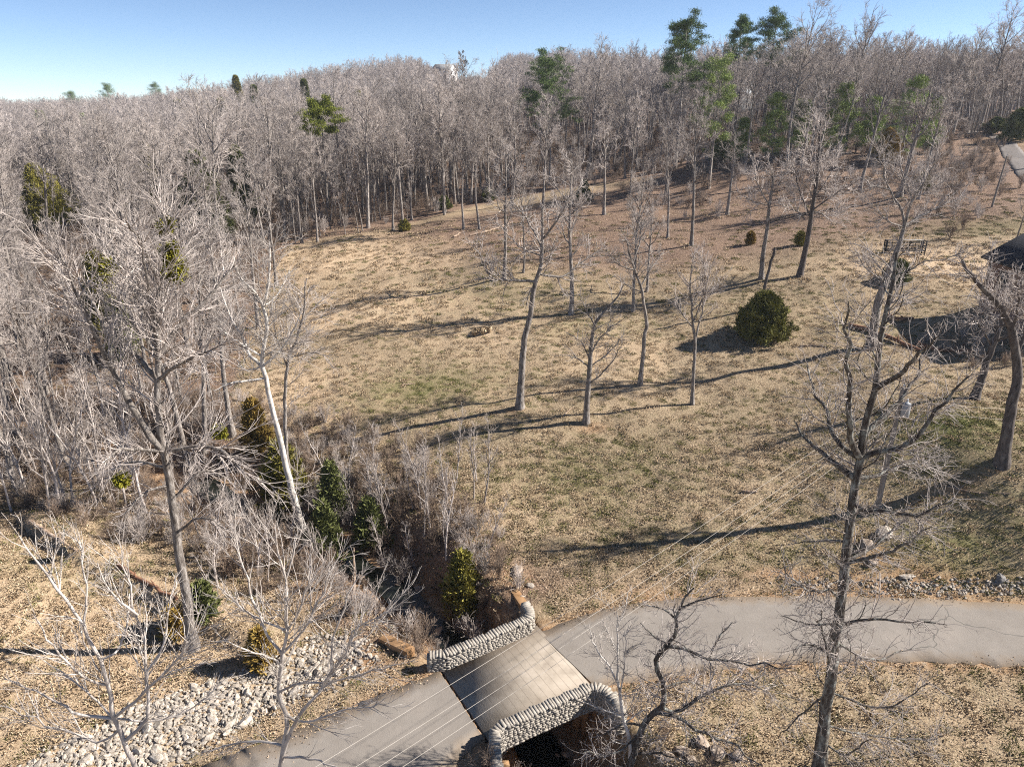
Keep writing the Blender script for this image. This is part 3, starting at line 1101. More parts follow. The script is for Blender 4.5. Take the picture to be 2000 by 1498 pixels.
def traced_tree(name, label, trunk_px, limbs, r0, rend=.03, m=(150, 700, 1300), rt=.007, bark='bark', limb='bark', twig='twig', group=None, t_low=.45, base=None,
                up=.05, wob=.13, lens=(.55, 2.6, 1.5, .8), ang=45, extra=8, cat='tree', dmax=3.0):
    """a tree grown on a traced trunk and limbs; every limb leaves the trunk's plane to its own depth"""
    b = PG(*trunk_px[0]) if base is None else np.array(base)
    Y0 = b[1]
    n = 26
    tr = wob_path(trunk_px, Y0, 0, n, .0022)
    tr[:, 1] += np.cumsum(rng.normal(0, .03, n)) - .0
    tr = tr - (tr[0] - np.array([tr[0][0], b[1], tr[0][2]]))
    tr[0, 2] -= .25
    q = np.linspace(0, 1, n)
    trr = flare(r0 * (1 - q) ** .75 + rend, n)
    lp, lr = [], []
    sgn = 1
    for lb in limbs:
        sgn = -sgn
        r_ = lb[0]
        pts = lb[1]
        dd = lb[2] if len(lb) > 2 else sgn * rng.uniform(.3, 1) * dmax
        # start at the nearest trunk point's own depth
        p = wob_path(pts, Y0, dd, 12, .012)
        k = np.argmin(np.linalg.norm(tr[:, [0, 2]] - p[0][[0, 2]], axis=1))
        off = tr[k] - p[0]
        p += off * np.linspace(1, 0, 12)[:, None] if np.linalg.norm(off) < 1.2 else 0
        lp.append(p)
        lr.append(r_ * (1 - np.linspace(0, 1, 12)) ** .8 + .014)
    k0 = int(n * t_low)
    seg = resample(tr[k0:], 12)
    segr = np.interp(np.linspace(k0, n - 1, 12), np.arange(n), trr)
    if extra:
        e, er = grow(seg[None], segr[None], extra, .05, lens[0] * .7, .8, lens[1] * 1.2, ang, up, 12, wob, .4, .012)
        lp += list(e)
        lr += list(er)
    lp, lr = np.array(lp), np.array(lr)
    par, prr = np.concatenate([lp, seg[None]]), np.concatenate([lr, segr[None]])
    b2, r2 = grow(par, prr, m[0], .18, .45, .4, lens[1], ang, up, 7, wob, .6, rt * 1.6)
    src, srr = np.concatenate([resample_many(lp, 7), b2]), np.concatenate([resample_r(lr, 7), r2])
    b3, r3 = grow(src, srr, m[1], .1, .6, .3, lens[2], ang - 4, up * .8, 5, wob, .7, rt)
    b4, r4 = grow(b3, r3, m[2], .08, .6, .15, lens[3], ang - 6, up * .5, 3, wob, .8, rt)
    o = tr[0].copy()
    o[2] += .25
    t = thing(name, label, cat, o, group)
    obj('trunk', skin(name + '_trunk', [(tr[None] - o, trr[None], 12), (lp - o, lr, 7)], M[bark]), t)
    obj('crown', skin(name + '_crown', [(b2 - o, r2, 4), (b3 - o, r3, 3), (b4 - o, r4, 3)], M[twig], False), t)
    return t


def resample_many(a, n):
    return a[:, np.round(np.linspace(0, a.shape[1] - 1, n)).astype(int)]


resample_r = resample_many

THICK = .62
# ------------------------------------------------------------------ big trees by the road and the creek
traced_tree('bare_tree', 'tall spreading bare tree with rough grey trunk standing on the lawn edge beside the creek', [
    (378, 1268), (368, 1190), (352, 1090), (338, 990), (325, 900), (315, 820), (310, 740), (308, 660), (312, 580), (318, 500), (326, 430)], [
    (.15, [(322, 872), (278, 822), (232, 742), (190, 650), (150, 570), (120, 490)]), (.11, [(311, 745), (272, 702), (215, 650), (180, 585), (135, 530)], 2),
    (.085, [(332, 890), (400, 880), (445, 890), (485, 932), (565, 960)], -2), (.07, [(320, 868), (262, 868), (225, 878), (170, 935)], -3),
    (.10, [(308, 692), (350, 630), (420, 562), (480, 490)], 2), (.09, [(310, 650), (290, 560), (275, 470)], -2), (.09, [(313, 600), (350, 520), (385, 440)], 3),
    (.07, [(310, 722), (370, 690), (450, 672)], -3), (.06, [(338, 985), (395, 925), (450, 935)], 1), (.07, [(312, 700), (250, 600), (215, 480)], 4),
    (.06, [(325, 905), (250, 900), (190, 950)], 3), (.05, [(345, 1040), (400, 1010), (450, 1040)], -1), (.07, [(316, 540), (270, 460), (240, 420)], -3), (.05, [(330, 940), (280, 960), (240, 1010)], -2)],
    .19, .04, (300, 1400, 2800), .006, bark='bark', twig='twig', extra=14, lens=(.5, 3.6, 2.0, 1.0), dmax=4, wob=.085, ang=38)
traced_tree('pale_sycamore', 'white barked sycamore leaning beside the creek, forked into bright limbs', [
    (592, 1035), (574, 965), (556, 893), (546, 845), (532, 793), (524, 745), (513, 712), (520, 672), (525, 628), (518, 598), (525, 562), (530, 505), (528, 470)], [
    (.10, [(514, 714), (490, 690), (466, 644), (448, 612), (430, 560)], 2), (.07, [(518, 599), (504, 574), (472, 543), (452, 500)], -2), (.06, [(490, 690), (452, 664), (415, 632)], -2),
    (.07, [(517, 708), (553, 676), (575, 640), (592, 600)], -1.5), (.065, [(522, 742), (486, 746), (452, 750), (418, 764)], -2), (.04, [(518, 600), (545, 575), (565, 530)], 2), (.04, [(513, 716), (480, 722), (455, 700)], 3)],
    .185, .035, (170, 800, 1500), .006, bark='bark_pale', twig='twig_pale', t_low=.5, lens=(.5, 2.6, 1.5, .9), extra=4)
traced_tree('bare_tree', 'slender grey tree rising just to the right of the white sycamore', [
    (580, 1010), (566, 930), (558, 870), (557, 795), (561, 705), (577, 672), (591, 620), (596, 580), (600, 545)], [
    (.04, [(560, 720), (540, 660), (530, 600)]), (.04, [(590, 620), (620, 590), (650, 570)]), (.035, [(565, 700), (610, 690), (650, 700)])], .14, .03, (80, 380, 800), .007, lens=(.5, 2.4, 1.4, .8))
traced_tree('bare_tree', 'tall dark lichen spotted tree with knobbly limbs on the grass below the road bend', [
    (1600, 1512), (1614, 1400), (1627, 1290), (1640, 1200), (1656, 1080), (1670, 985), (1683, 905), (1690, 840), (1701, 790), (1712, 745), (1720, 676), (1733, 613), (1742, 560), (1755, 500)], [
    (.10, [(1676, 949), (1629, 910), (1600, 885), (1573, 859), (1550, 820)], 1.5), (.10, [(1681, 888), (1664, 856), (1657, 788), (1653, 704), (1654, 630), (1648, 585)], -2),
    (.08, [(1686, 884), (1636, 850), (1615, 795), (1587, 753), (1575, 700)], 3), (.075, [(1706, 753), (1755, 725), (1797, 686), (1840, 655)], -2), (.075, [(1701, 860), (1748, 812), (1790, 746), (1800, 690)], 2),
    (.085, [(1700, 884), (1745, 868), (1790, 858), (1842, 795), (1900, 722)], -1), (.05, [(1694, 924), (1745, 914), (1790, 900), (1850, 930)], 2),
    (.07, [(1678, 988), (1699, 1005), (1745, 1007), (1790, 1009), (1870, 975)], -2), (.055, [(1664, 1096), (1720, 1061), (1765, 1012)], 2), (.055, [(1657, 1098), (1748, 1075), (1818, 1028)], -2),
    (.04, [(1652, 1068), (1615, 1061), (1552, 1060)], 1), (.04, [(1632, 1175), (1615, 1152), (1573, 1152), (1525, 1105)], -1), (.04, [(1640, 1207), (1709, 1201), (1790, 1212), (1842, 1216)], -2),
    (.035, [(1632, 1255), (1706, 1292), (1782, 1266)], 1.5), (.03, [(1622, 1366), (1727, 1390), (1820, 1330)], -1), (.03, [(1612, 1404), (1702, 1429), (1840, 1450)], 1), (.03, [(1640, 1210), (1580, 1215), (1525, 1200)], 1),
    (.03, [(1628, 1290), (1580, 1260), (1545, 1275)], -1), (.03, [(1618, 1370), (1570, 1400), (1520, 1440)], 1), (.03, [(1625, 1330), (1610, 1260), (1600, 1190)], -1.5), (.03, [(1605, 1440), (1650, 1470), (1700, 1440)], -1)],
    .19, .035, (380, 1900, 3000), .005, bark='lichen', twig='twig', t_low=.12, lens=(.4, 1.7, 1.0, .55), ang=52, wob=.2, dmax=2.5, extra=14)
traced_tree('crooked_tree', 'crooked low tree with bent dark limbs reaching over the road beside the near parapet', [
    (1212, 1575), (1240, 1470), (1268, 1408), (1293, 1385), (1297, 1341), (1281, 1297), (1300, 1264), (1324, 1237), (1318, 1212), (1332, 1180), (1352, 1148)], [
    (.06, [(1282, 1297), (1300, 1270), (1335, 1271), (1384, 1289), (1422, 1296), (1475, 1299), (1550, 1306)], -1), (.04, [(1302, 1264), (1280, 1248), (1259, 1226), (1250, 1214)], .6),
    (.07, [(1285, 1396), (1330, 1405), (1370, 1429), (1440, 1460), (1490, 1500)], -.8), (.06, [(1315, 1402), (1345, 1408), (1380, 1376), (1422, 1348), (1468, 1341), (1510, 1356)], .5),
    (.03, [(1318, 1212), (1290, 1190), (1255, 1180)], .6), (.03, [(1330, 1182), (1375, 1168), (1410, 1160)], -.6), (.03, [(1384, 1289), (1400, 1250), (1430, 1215)], .6), (.03, [(1296, 1340), (1340, 1330), (1380, 1340)], 1),
    (.04, [(1255, 1430), (1220, 1420), (1170, 1440)], 1), (.04, [(1240, 1470), (1290, 1470), (1340, 1490)], -1), (.03, [(1250, 1450), (1200, 1480), (1130, 1470)], -1)],
    .14, .025, (260, 1000, 1500), .0045, bark='lichen', twig='twig', t_low=.2, lens=(.4, 1.5, .9, .5), ang=52, wob=.24, dmax=1, extra=5)
traced_tree('sycamore_sapling', 'small pale forked tree rising beside the curved end of the near parapet', [
    (1228, 1560), (1231, 1498), (1230, 1446), (1217, 1404), (1211, 1352), (1206, 1310), (1208, 1260), (1205, 1200)], [
    (.025, [(1211, 1345), (1192, 1306), (1168, 1272), (1150, 1230)], .5), (.02, [(1210, 1350), (1218, 1290), (1222, 1230)], -.5), (.02, [(1217, 1404), (1180, 1390), (1140, 1370)], -.5), (.02, [(1220, 1410), (1250, 1390), (1270, 1380)], .5)],
    .085, .012, (60, 260, 420), .0045, bark='bark_pale', twig='twig_pale', t_low=.3, lens=(.45, 1.3, .8, .5), dmax=.8, extra=4)
traced_tree('bare_tree', 'open multi stemmed bare tree standing in the white rocks at the bottom left', [
    (285, 1600), (270, 1500), (243, 1428), (224, 1387), (217, 1341), (197, 1278), (165, 1215), (129, 1152), (91, 1103), (45, 1040)], [
    (.055, [(247, 1432), (292, 1392), (287, 1341), (290, 1306), (287, 1254), (269, 1201), (252, 1131), (236, 1070)], 1.0), (.045, [(226, 1396), (157, 1390), (87, 1355), (15, 1322)], -.8),
    (.04, [(290, 1392), (330, 1350), (364, 1306), (380, 1250), (400, 1180)], -.8), (.03, [(232, 1420), (190, 1445), (84, 1408), (0, 1380)], .6), (.03, [(196, 1278), (230, 1260), (250, 1200), (252, 1160)], 1.4),
    (.03, [(288, 1310), (320, 1260), (330, 1200), (345, 1130)], 1), (.03, [(217, 1341), (180, 1330), (120, 1280), (60, 1200)], -1), (.025, [(165, 1215), (170, 1150), (160, 1090), (150, 1040)], .5),
    (.025, [(269, 1201), (220, 1160), (190, 1100)], -.6), (.025, [(157, 1390), (130, 1340), (90, 1290)], .5), (.025, [(292, 1392), (340, 1400), (400, 1380), (440, 1330)], .8)],
    .085, .016, (120, 520, 800), .0045, bark='twig_pale', twig='twig_pale', t_low=.35, lens=(.4, 1.9, 1.1, .6), ang=34, up=.07, wob=.11, dmax=1, extra=4)
traced_tree('bare_tree', 'pale young bare tree overhanging the left road edge at the bottom', [
    (545, 1600), (547, 1500), (558, 1440), (560, 1418), (543, 1360), (546, 1306), (549, 1282), (556, 1240), (556, 1184), (553, 1138), (540, 1079), (532, 1030)], [
    (.06, [(550, 1480), (574, 1411), (612, 1359), (648, 1310), (697, 1238), (740, 1200)], -1), (.035, [(549, 1282), (514, 1229), (490, 1166), (472, 1096), (455, 1040)], .8), (.025, [(540, 1318), (532, 1303), (493, 1282), (437, 1250)], -.6),
    (.03, [(552, 1278), (602, 1219), (637, 1142), (665, 1075)], .8), (.04, [(555, 1470), (616, 1478), (665, 1502)], -.8), (.035, [(553, 1462), (518, 1453), (455, 1453), (400, 1470)], .6),
    (.03, [(580, 1405), (612, 1420), (693, 1387), (760, 1375)], -.5), (.03, [(612, 1359), (640, 1340), (700, 1330), (770, 1300)], -.5), (.025, [(556, 1240), (585, 1190), (600, 1120), (610, 1060)], -.8), (.025, [(514, 1229), (470, 1200), (430, 1150)], 1),
    (.03, [(648, 1310), (650, 1250), (680, 1170), (700, 1110)], .6), (.02, [(553, 1138), (570, 1090), (580, 1040)], .5)],
    .085, .014, (120, 520, 800), .0045, bark='twig_pale', twig='twig_pale', t_low=.4, lens=(.4, 1.9, 1.1, .6), ang=33, up=.07, wob=.11, dmax=1, extra=4)

THICK = .85
# ------------------------------------------------------------------ trees of the sloping field
FG = 'bare trees of the sloping field'
traced_tree('field_tree', 'bare tree with S-bent trunk on a leafy mound in the middle of the field', [
    (1015, 797), (1018, 740), (1022, 690), (1024, 662), (1036, 610), (1041, 572), (1052, 530), (1060, 490), (1058, 445), (1062, 395)], [
    (.09, [(1052, 548), (1028, 546), (993, 546), (965, 543), (940, 500), (925, 470)], -2), (.08, [(1052, 535), (1100, 540), (1140, 510), (1185, 480)], 2), (.08, [(1060, 490), (1035, 440), (1005, 395)], 1.5),
    (.08, [(1059, 470), (1090, 430), (1115, 380)], -2), (.05, [(1026, 547), (1022, 575), (1026, 605)], -.5), (.05, [(1056, 500), (1010, 480), (975, 440)], 3)],
    .23, .05, (130, 560, 1000), .008, group=FG, t_low=.6, lens=(.45, 2.3, 1.3, .8), ang=52, wob=.22, extra=5)
traced_tree('field_tree', 'short bare tree with low spreading branches on the bank edge, nearest to the road', [
    (1145, 827), (1147, 780), (1150, 740), (1154, 690), (1160, 640), (1176, 614), (1204, 584), (1218, 555)], [
    (.045, [(1147, 722), (1119, 700), (1080, 693)], -1), (.045, [(1148, 706), (1133, 669), (1105, 648)], 1), (.05, [(1150, 748), (1185, 718), (1217, 672)], -1), (.05, [(1155, 690), (1175, 655), (1224, 616)], 1),
    (.04, [(1160, 640), (1140, 600), (1130, 570)], -1), (.04, [(1152, 720), (1190, 690), (1220, 650)], 1)],
    .20, .03, (60, 220, 300), .007, group=FG, t_low=.45, lens=(.45, 1.9, 1.0, .6), ang=48, wob=.16, extra=3)
traced_tree('field_tree', 'thin bare tree with a kinked trunk between the bank edge tree and forked slim tree', [
    (1250, 752), (1255, 700), (1258, 655), (1263, 632), (1257, 600), (1251, 560), (1240, 530), (1230, 500), (1222, 465)], [
    (.06, [(1251, 560), (1275, 520), (1300, 490)], 1.5), (.05, [(1240, 530), (1210, 520), (1185, 490)], -1.5), (.05, [(1232, 508), (1250, 460), (1246, 415)], 1), (.04, [(1254, 575), (1225, 560), (1200, 540)], 1)],
    .15, .035, (90, 380, 700), .008, group=FG, t_low=.6, lens=(.45, 2.2, 1.2, .7), ang=50, wob=.2, extra=4)
traced_tree('field_tree', 'slim bare tree forking into two upright stems below the round green cedar bush', [
    (1352, 790), (1354, 730), (1357, 665), (1352, 630), (1349, 590), (1346, 550), (1352, 495)], [
    (.06, [(1357, 660), (1369, 610), (1376, 575), (1388, 515)], -.6), (.04, [(1354, 640), (1325, 600), (1315, 560)], 1), (.04, [(1370, 605), (1400, 570), (1415, 540)], 1), (.035, [(1352, 625), (1375, 560), (1372, 500)], -1)],
    .13, .02, (110, 420, 600), .007, group=FG, t_low=.55, lens=(.45, 1.8, 1.0, .6), ang=38, extra=6)
traced_tree('field_tree', 'dark trunked bare tree with a dense rounded crown on the upper lawn', [
    (1562, 540), (1570, 505), (1580, 455), (1584, 425), (1592, 380), (1598, 335), (1600, 285), (1604, 235)], [
    (.08, [(1584, 428), (1570, 398), (1555, 350), (1545, 300)], 2), (.07, [(1586, 418), (1620, 390), (1650, 370), (1680, 350)], -2), (.06, [(1584, 425), (1545, 410), (1520, 400)], -2), (.06, [(1592, 390), (1625, 340), (1640, 290)], 2),
    (.06, [(1588, 410), (1630, 420), (1670, 400)], 3), (.05, [(1595, 350), (1575, 300), (1570, 260)], -3)],
    .24, .05, (260, 1100, 2000), .008, bark='bark_dark', group=FG, t_low=.48, lens=(.5, 2.8, 1.5, .9), ang=50, wob=.16, extra=14)
traced_tree('field_tree', 'tall grey tree curving upward just left of the dark trunked tree on the upper lawn', [
    (1487, 545), (1490, 500), (1499, 440), (1503, 395), (1510, 350), (1497, 305)], [
    (.06, [(1503, 398), (1478, 352), (1468, 305)], 1.5), (.05, [(1506, 380), (1530, 345), (1540, 310)], -1.5), (.05, [(1502, 405), (1470, 395), (1440, 375)], -2)],
    .20, .05, (110, 420, 700), .009, group=FG, t_low=.6, lens=(.5, 2.4, 1.3, .8), ang=50, wob=.2, extra=5)
traced_tree('field_tree', 'large forked tree with curving trunk in front of the black bench', [
    (1700, 683), (1707, 640), (1715, 592), (1730, 550), (1745, 508), (1759, 470), (1767, 444)], [
    (.10, [(1767, 447), (1765, 425), (1758, 405), (1737, 372), (1722, 318), (1712, 280)], 1.5), (.10, [(1765, 425), (1780, 380), (1800, 355), (1822, 320), (1830, 270)], -1.5), (.10, [(1767, 448), (1795, 427), (1850, 400), (1885, 385)], 2),
    (.06, [(1740, 372), (1710, 365), (1680, 372)], -1), (.06, [(1765, 430), (1735, 425), (1700, 400)], -2), (.06, [(1780, 382), (1760, 330), (1758, 280)], 2), (.05, [(1730, 548), (1690, 520), (1672, 490)], -2)],
    .27, .12, (170, 700, 1200), .0085, group=FG, t_low=.7, lens=(.5, 2.8, 1.5, .9), ang=50, wob=.18, extra=5)
traced_tree('field_tree', 'dark leaning tree with drooping twiggy crown in front of the brick house', [
    (1903, 780), (1920, 732), (1936, 688), (1955, 640), (1970, 598), (1985, 560)], [
    (.06, [(1940, 680), (1910, 630), (1885, 610), (1860, 640)], -1.5), (.06, [(1955, 640), (1920, 590), (1900, 560)], 1.5), (.05, [(1945, 665), (1985, 650), (2030, 640)], -2), (.05, [(1960, 620), (1945, 570), (1940, 530)], -1), (.05, [(1930, 700), (1890, 690), (1850, 700)], 1)],
    .24, .04, (50, 150, 200), .0045, bark='bark_dark', twig='twig', group=FG, t_low=.5, lens=(.5, 2.0, 1.1, .7), ang=50, wob=.22, extra=9)
traced_tree('field_tree', 'big bent tree with flared roots at the right edge of the grass bank', [
    (1957, 905), (1968, 850), (1978, 785), (1990, 735), (1986, 685), (1976, 642), (1955, 600), (1926, 568), (1900, 540), (1880, 510)], [
    (.09, [(1988, 705), (2012, 620), (2025, 520)], 1.5), (.07, [(1980, 655), (1992, 585), (1985, 520)], -1.5), (.06, [(1955, 600), (1920, 610), (1880, 640)], -1), (.06, [(1930, 570), (1940, 520), (1935, 480)], 1.5), (.05, [(1970, 630), (1930, 640), (1890, 690)], 1)],
    .27, .06, (150, 600, 900), .0065, bark='bark_dark', twig='twig', group=FG, t_low=.55, lens=(.45, 2.0, 1.1, .7), ang=50, wob=.22, extra=6)
# dead snag behind the cedar bush
sb = PG(1490, 605)
sp_ = wob_path([(1490, 605), (1490, 580), (1497, 545), (1507, 510), (1513, 485)], sb[1], 0, 10, .006)
sn = thing('dead_snag', 'broken dead trunk without branches standing behind the round cedar bush', 'dead tree', sb)
o_ = sp_[0].copy()
st_ = np.array([[sp_[3], sp_[3] + [.35, 0, .05], sp_[3] + [.6, .1, .3]]])
obj('trunk', skin('snag_trunk', [((sp_ - o_)[None], np.linspace(.17, .12, 10)[None], 8)], M['bark_dark']), sn)
obj('stub', skin('snag_stub', [(st_ - o_, np.array([[.05, .04, .02]]), 5)], M['bark_dark']), sn)

# copies of the shared models at traced bases: (u, base row, top row, list, index, label)
ROWS = [
    (985, 545, 275, FIELD, 0, 'straight bare tree on the field, in line above the S-bent tree'), (1022, 533, 335, WOODS, 0, 'thin bare tree just behind and right of the straight field tree'),
    (1115, 615, 300, FIELD, 1, 'straight grey tree where two long shadows start in mid field'), (1236, 610, 330, WOODS, 1, 'slender tree standing behind the kinked trunk tree'),
    (1263, 570, 400, FIELD, 2, 'bare tree on the leafy slope with its base in shade'), (1350, 480, 195, WOODS, 2, 'tall straight tree at the upper edge of the leafy slope'),
    (1304, 465, 235, WOODS, 3, 'bare tree on the red-brown leaf litter left of the tall straight tree'), (1680, 373, 85, WOODS, 4, 'tall grey trunk beside the fallen pale log on the right slope'),
    (1757, 385, 120, FIELD, 3, 'forked trunk rising from brush right of the fallen pale log'), (1793, 390, 150, WOODS, 5, 'leaning double trunk above the black bench'),
    (1454, 335, 100, WOODS, 6, 'tall grey tree in front of the young pines'), (1535, 330, 25, WOODS, 7, 'very tall bare tree rising among the young pines'),
    (1648, 300, 20, WOODS, 1, 'slender dark trunk above the young pines'), (1715, 265, 75, WOODS, 3, 'leaning trunk behind the golden cedar'),
    (1600, 300, 60, WOODS, 0, 'bare tree in the green thicket of the right rise'), (1385, 365, 150, WOODS, 5, 'thin tree beside the tall two-tone pine'),
    (1560, 345, 150, FIELD, 4, 'spreading bare tree at the brown thicket edge'), (1300, 380, 160, WOODS, 4, 'grey tree at the foot of the dark pine'),
    (768, 450, 225, WOODS, 0, 'left of the paired straight trunks at the wood edge'), (788, 452, 228, WOODS, 2, 'right of the paired straight trunks at the wood edge'),
    (620, 473, 262, WOODS, 3, 'tall trunk at the corner where wood meets tan field'), (590, 476, 268, WOODS, 5, 'trunk just left of the tall corner trunk at the wood edge'),
    (868, 420, 228, WOODS, 6, 'twin trunk with light bark beside dark evergreen seedlings'), (905, 448, 248, WOODS, 7, 'trunk with the short fallen log at its foot'),
    (936, 448, 236, WOODS, 1, 'trunk above the long fallen log on the field edge'), (895, 395, 205, WOODS, 4, 'bare tree behind the long fallen log'),
    (1000, 402, 190, FIELD, 0, 'wide crowned tree at the back of the leafy slope'), (1060, 410, 200, WOODS, 2, 'slim tree left of the small dark cedar'),
    (1180, 420, 210, FIELD, 2, 'spreading tree right of the small dark cedar'), (1230, 400, 190, WOODS, 6, 'grey tree between leafy slope and dark thicket'),
    (1110, 465, 290, WOODS, 3, 'bare tree in the middle of the leafy slope'), (1420, 420, 250, FIELD, 4, 'crooked twiggy tree on the leafy right slope'),
    (1865, 248, 80, FIELD, 1, 'dark leaning tree beside the gravel drive entrance'), (1942, 243, 95, FIELD, 3, 'leaning tree over the gravel drive, left of a pair'), (1958, 244, 70, WOODS, 7, 'leaning tree over the gravel drive, right of a pair'),
    (2040, 330, 90, WOODS, 2, 'tree beyond the drive at the right edge'), (1985, 470, 370, FIELD, 2, 'small bare tree behind the dark roof of the brick house'),
    (398, 890, 420, WOODS, 6, 'leaning grey trunk behind the big spreading tree'), (455, 850, 430, WOODS, 2, 'thick grey trunk left of the white sycamore'), (20, 760, 360, FIELD, 4, 'thick pale trunk at the left edge of the wood'),
    (540, 560, 300, WOODS, 1, 'tree at the left rim of the tan field'), (505, 640, 330, WOODS, 4, 'tree on the left rim of the field behind the sycamore')]
for u, vb, vt, lst, k, lab in ROWS:
    p = PG(u, vb)
    tr_, cr_ = lst[k]
    h_ = {id(WOODS): 17, id(FIELD): 15}[id(lst)]
    s_ = max(.35, hgt(p, vt) / h_)
    tl = (0, math.radians(9)) if 'leaning' in lab else (rng.normal(0, .02), rng.normal(0, .02))
    tree_thing('bare_tree', 'bare ' + lab if 'bare' not in lab else lab, p, tr_, cr_, 'single bare trees along field and slope', rng.uniform(0, 6.28) if 'leaning' not in lab else rng.normal(0, .3), s_, tilt=tl)


# ------------------------------------------------------------------ scatter by geometry nodes (only for what nobody could count)
def scatter(name, pts, rotz, scl, idx, models, kind='stuff', tiltx=None):
    n = len(pts)
    me = bpy.data.meshes.new(name + '_points')
    me.vertices.add(n)
    me.vertices.foreach_set('co', np.asarray(pts, np.float32).ravel())
    r = np.zeros((n, 3), np.float32)
    r[:, 2] = rotz
    if tiltx is not None:
        r[:, :2] = tiltx
    me.attributes.new('rot', 'FLOAT_VECTOR', 'POINT').data.foreach_set('vector', r.ravel())
    me.attributes.new('scl', 'FLOAT', 'POINT').data.foreach_set('value', np.asarray(scl, np.float32))
    me.attributes.new('idx', 'INT', 'POINT').data.foreach_set('value', np.asarray(idx, np.int32))
    me.update()
    o = obj(name, me)
    ng = bpy.data.node_groups.new(name, 'GeometryNodeTree')
    ng.interface.new_socket('Geometry', in_out='INPUT', socket_type='NodeSocketGeometry')
    ng.interface.new_socket('Geometry', in_out='OUTPUT', socket_type='NodeSocketGeometry')
    N, L = ng.nodes, ng.links
    gi, go = N.new('NodeGroupInput'), N.new('NodeGroupOutput')

    def attr(nm, ty):
        a = N.new('GeometryNodeInputNamedAttribute')
        a.data_type = ty
        a.inputs['Name'].default_value = nm
        return a.outputs[0]
    rot, sc_, ix = attr('rot', 'FLOAT_VECTOR'), attr('scl', 'FLOAT'), attr('idx', 'INT')
    e2r = N.new('FunctionNodeEulerToRotation')
    L.new(rot, e2r.inputs[0])
    jn = N.new('GeometryNodeJoinGeometry')
    for k, m_ in enumerate(models):
        src = bpy.data.objects.new(name + '_model', m_)
        oi = N.new('GeometryNodeObjectInfo')
        oi.inputs['Object'].default_value = src
        oi.inputs['As Instance'].default_value = True
        cp = N.new('FunctionNodeCompare')
        cp.data_type = 'INT'
        cp.operation = 'EQUAL'
        L.new(ix, [s for s in cp.inputs if s.type == 'INT'][0])
        [s for s in cp.inputs if s.type == 'INT'][1].default_value = k
        ip = N.new('GeometryNodeInstanceOnPoints')
        L.new(gi.outputs[0], ip.inputs['Points'])
        L.new(cp.outputs[0], ip.inputs['Selection'])
        L.new(oi.outputs['Geometry'], ip.inputs['Instance'])
        L.new(e2r.outputs[0], ip.inputs['Rotation'])
        L.new(sc_, ip.inputs['Scale'])
        L.new(ip.outputs[0], jn.inputs[0])
    L.new(jn.outputs[0], go.inputs[0])
    md = o.modifiers.new('scatter', 'NODES')
    md.node_group = ng
    return tag(o, kind=kind)


def jgrid(x0, x1, y0, y1, sp):
    X, Y = np.meshgrid(np.arange(x0, x1, sp), np.arange(y0, y1, sp))
    X = X.ravel() + rng.uniform(-.5, .5, X.size) * sp
    Y = Y.ravel() + rng.uniform(-.5, .5, Y.size) * sp
    return X, Y


THICK = 1.0
# ---- the wood: nearest trees one by one, the far wood as one mass
X, Y = jgrid(-130, 130, 36, 240, 4.0)
Z = H(X, Y)
u, v = proj(X, Y, Z)
ok = in_poly(u, v, wood_poly) & (u > -140) & (u < 2140) & (seg_dist(X, Y, creek) > 2.0)
thin = rng.random(len(X)) < np.where((u > 1000) & (v > 270), .42, np.where(v > 330, .8, .72))
ok &= thin
X, Y, Z, u, v = X[ok], Y[ok], Z[ok], u[ok], v[ok]
o_ = np.argsort(Y + 0.0 * X)
X, Y, Z, u, v = X[o_], Y[o_], Z[o_], u[o_], v[o_]
WIN = [(100, 385, 66, 62, 134), (400, 380, 60, 85, 118), (475, 355, 34, 65, 122), (305, 320, 30, 40, 125), (640, 235, 36, 45, 150), (1068, 175, 45, 60, 170), (1384, 200, 45, 90, 127), (1318, 110, 50, 90, 150),
       (215, 570, 50, 70, 64), (1728, 280, 30, 30, 150), (1505, 240, 30, 60, 140), (1632, 230, 34, 60, 140), (1690, 250, 30, 50, 150), (1760, 230, 40, 70, 150)]


def hides(x, y, z, h=17):
    cu, cv = proj(x, y, z + h * .62)
    bad = np.zeros(x.shape, bool)
    for wu, wv, ru, rv, wy in WIN:
        r_ = h * .17 / np.maximum(y, 1) * F
        bad |= (y < wy) & (np.abs(cu - wu) < ru + r_ * .6) & (np.abs(cv - wv) < rv + r_ * 1.3)
    return bad & (rng.random(x.shape) < .9)


ok = ~hides(X, Y, Z)
X, Y, Z, u, v = X[ok], Y[ok], Z[ok], u[ok], v[ok]
vis = np.flatnonzero((u > -20) & (u < 2020))[:235]
near = np.zeros(len(X), bool)
near[vis] = True
WG = [('bare trees of the left valley wood', 'grey bare tree in the dense valley wood left of the tan field'),
      ('bare trees behind the tan field', 'grey bare tree in the wood directly behind the tan field'),
      ('bare trees of the right rise', 'grey bare tree in the thicket on the brown right rise')]
for k in np.flatnonzero(near):
    z_ = 0 if u[k] < 560 else (1 if u[k] < 1020 else 2)
    tr_, cr_ = WOODS[rng.integers(8)] if rng.random() < .8 else FIELD[rng.integers(5)]
    s_ = float(np.clip(rng.normal(.95, .16), .6, 1.3)) * (.85 if z_ == 0 and Y[k] < 70 else 1.0)
    tree_thing('wood_tree', WG[z_][1], (X[k], Y[k], Z[k]), tr_, cr_, WG[z_][0], rng.uniform(0, 6.28), s_, tilt=(rng.normal(0, .05), rng.normal(0, .05)))


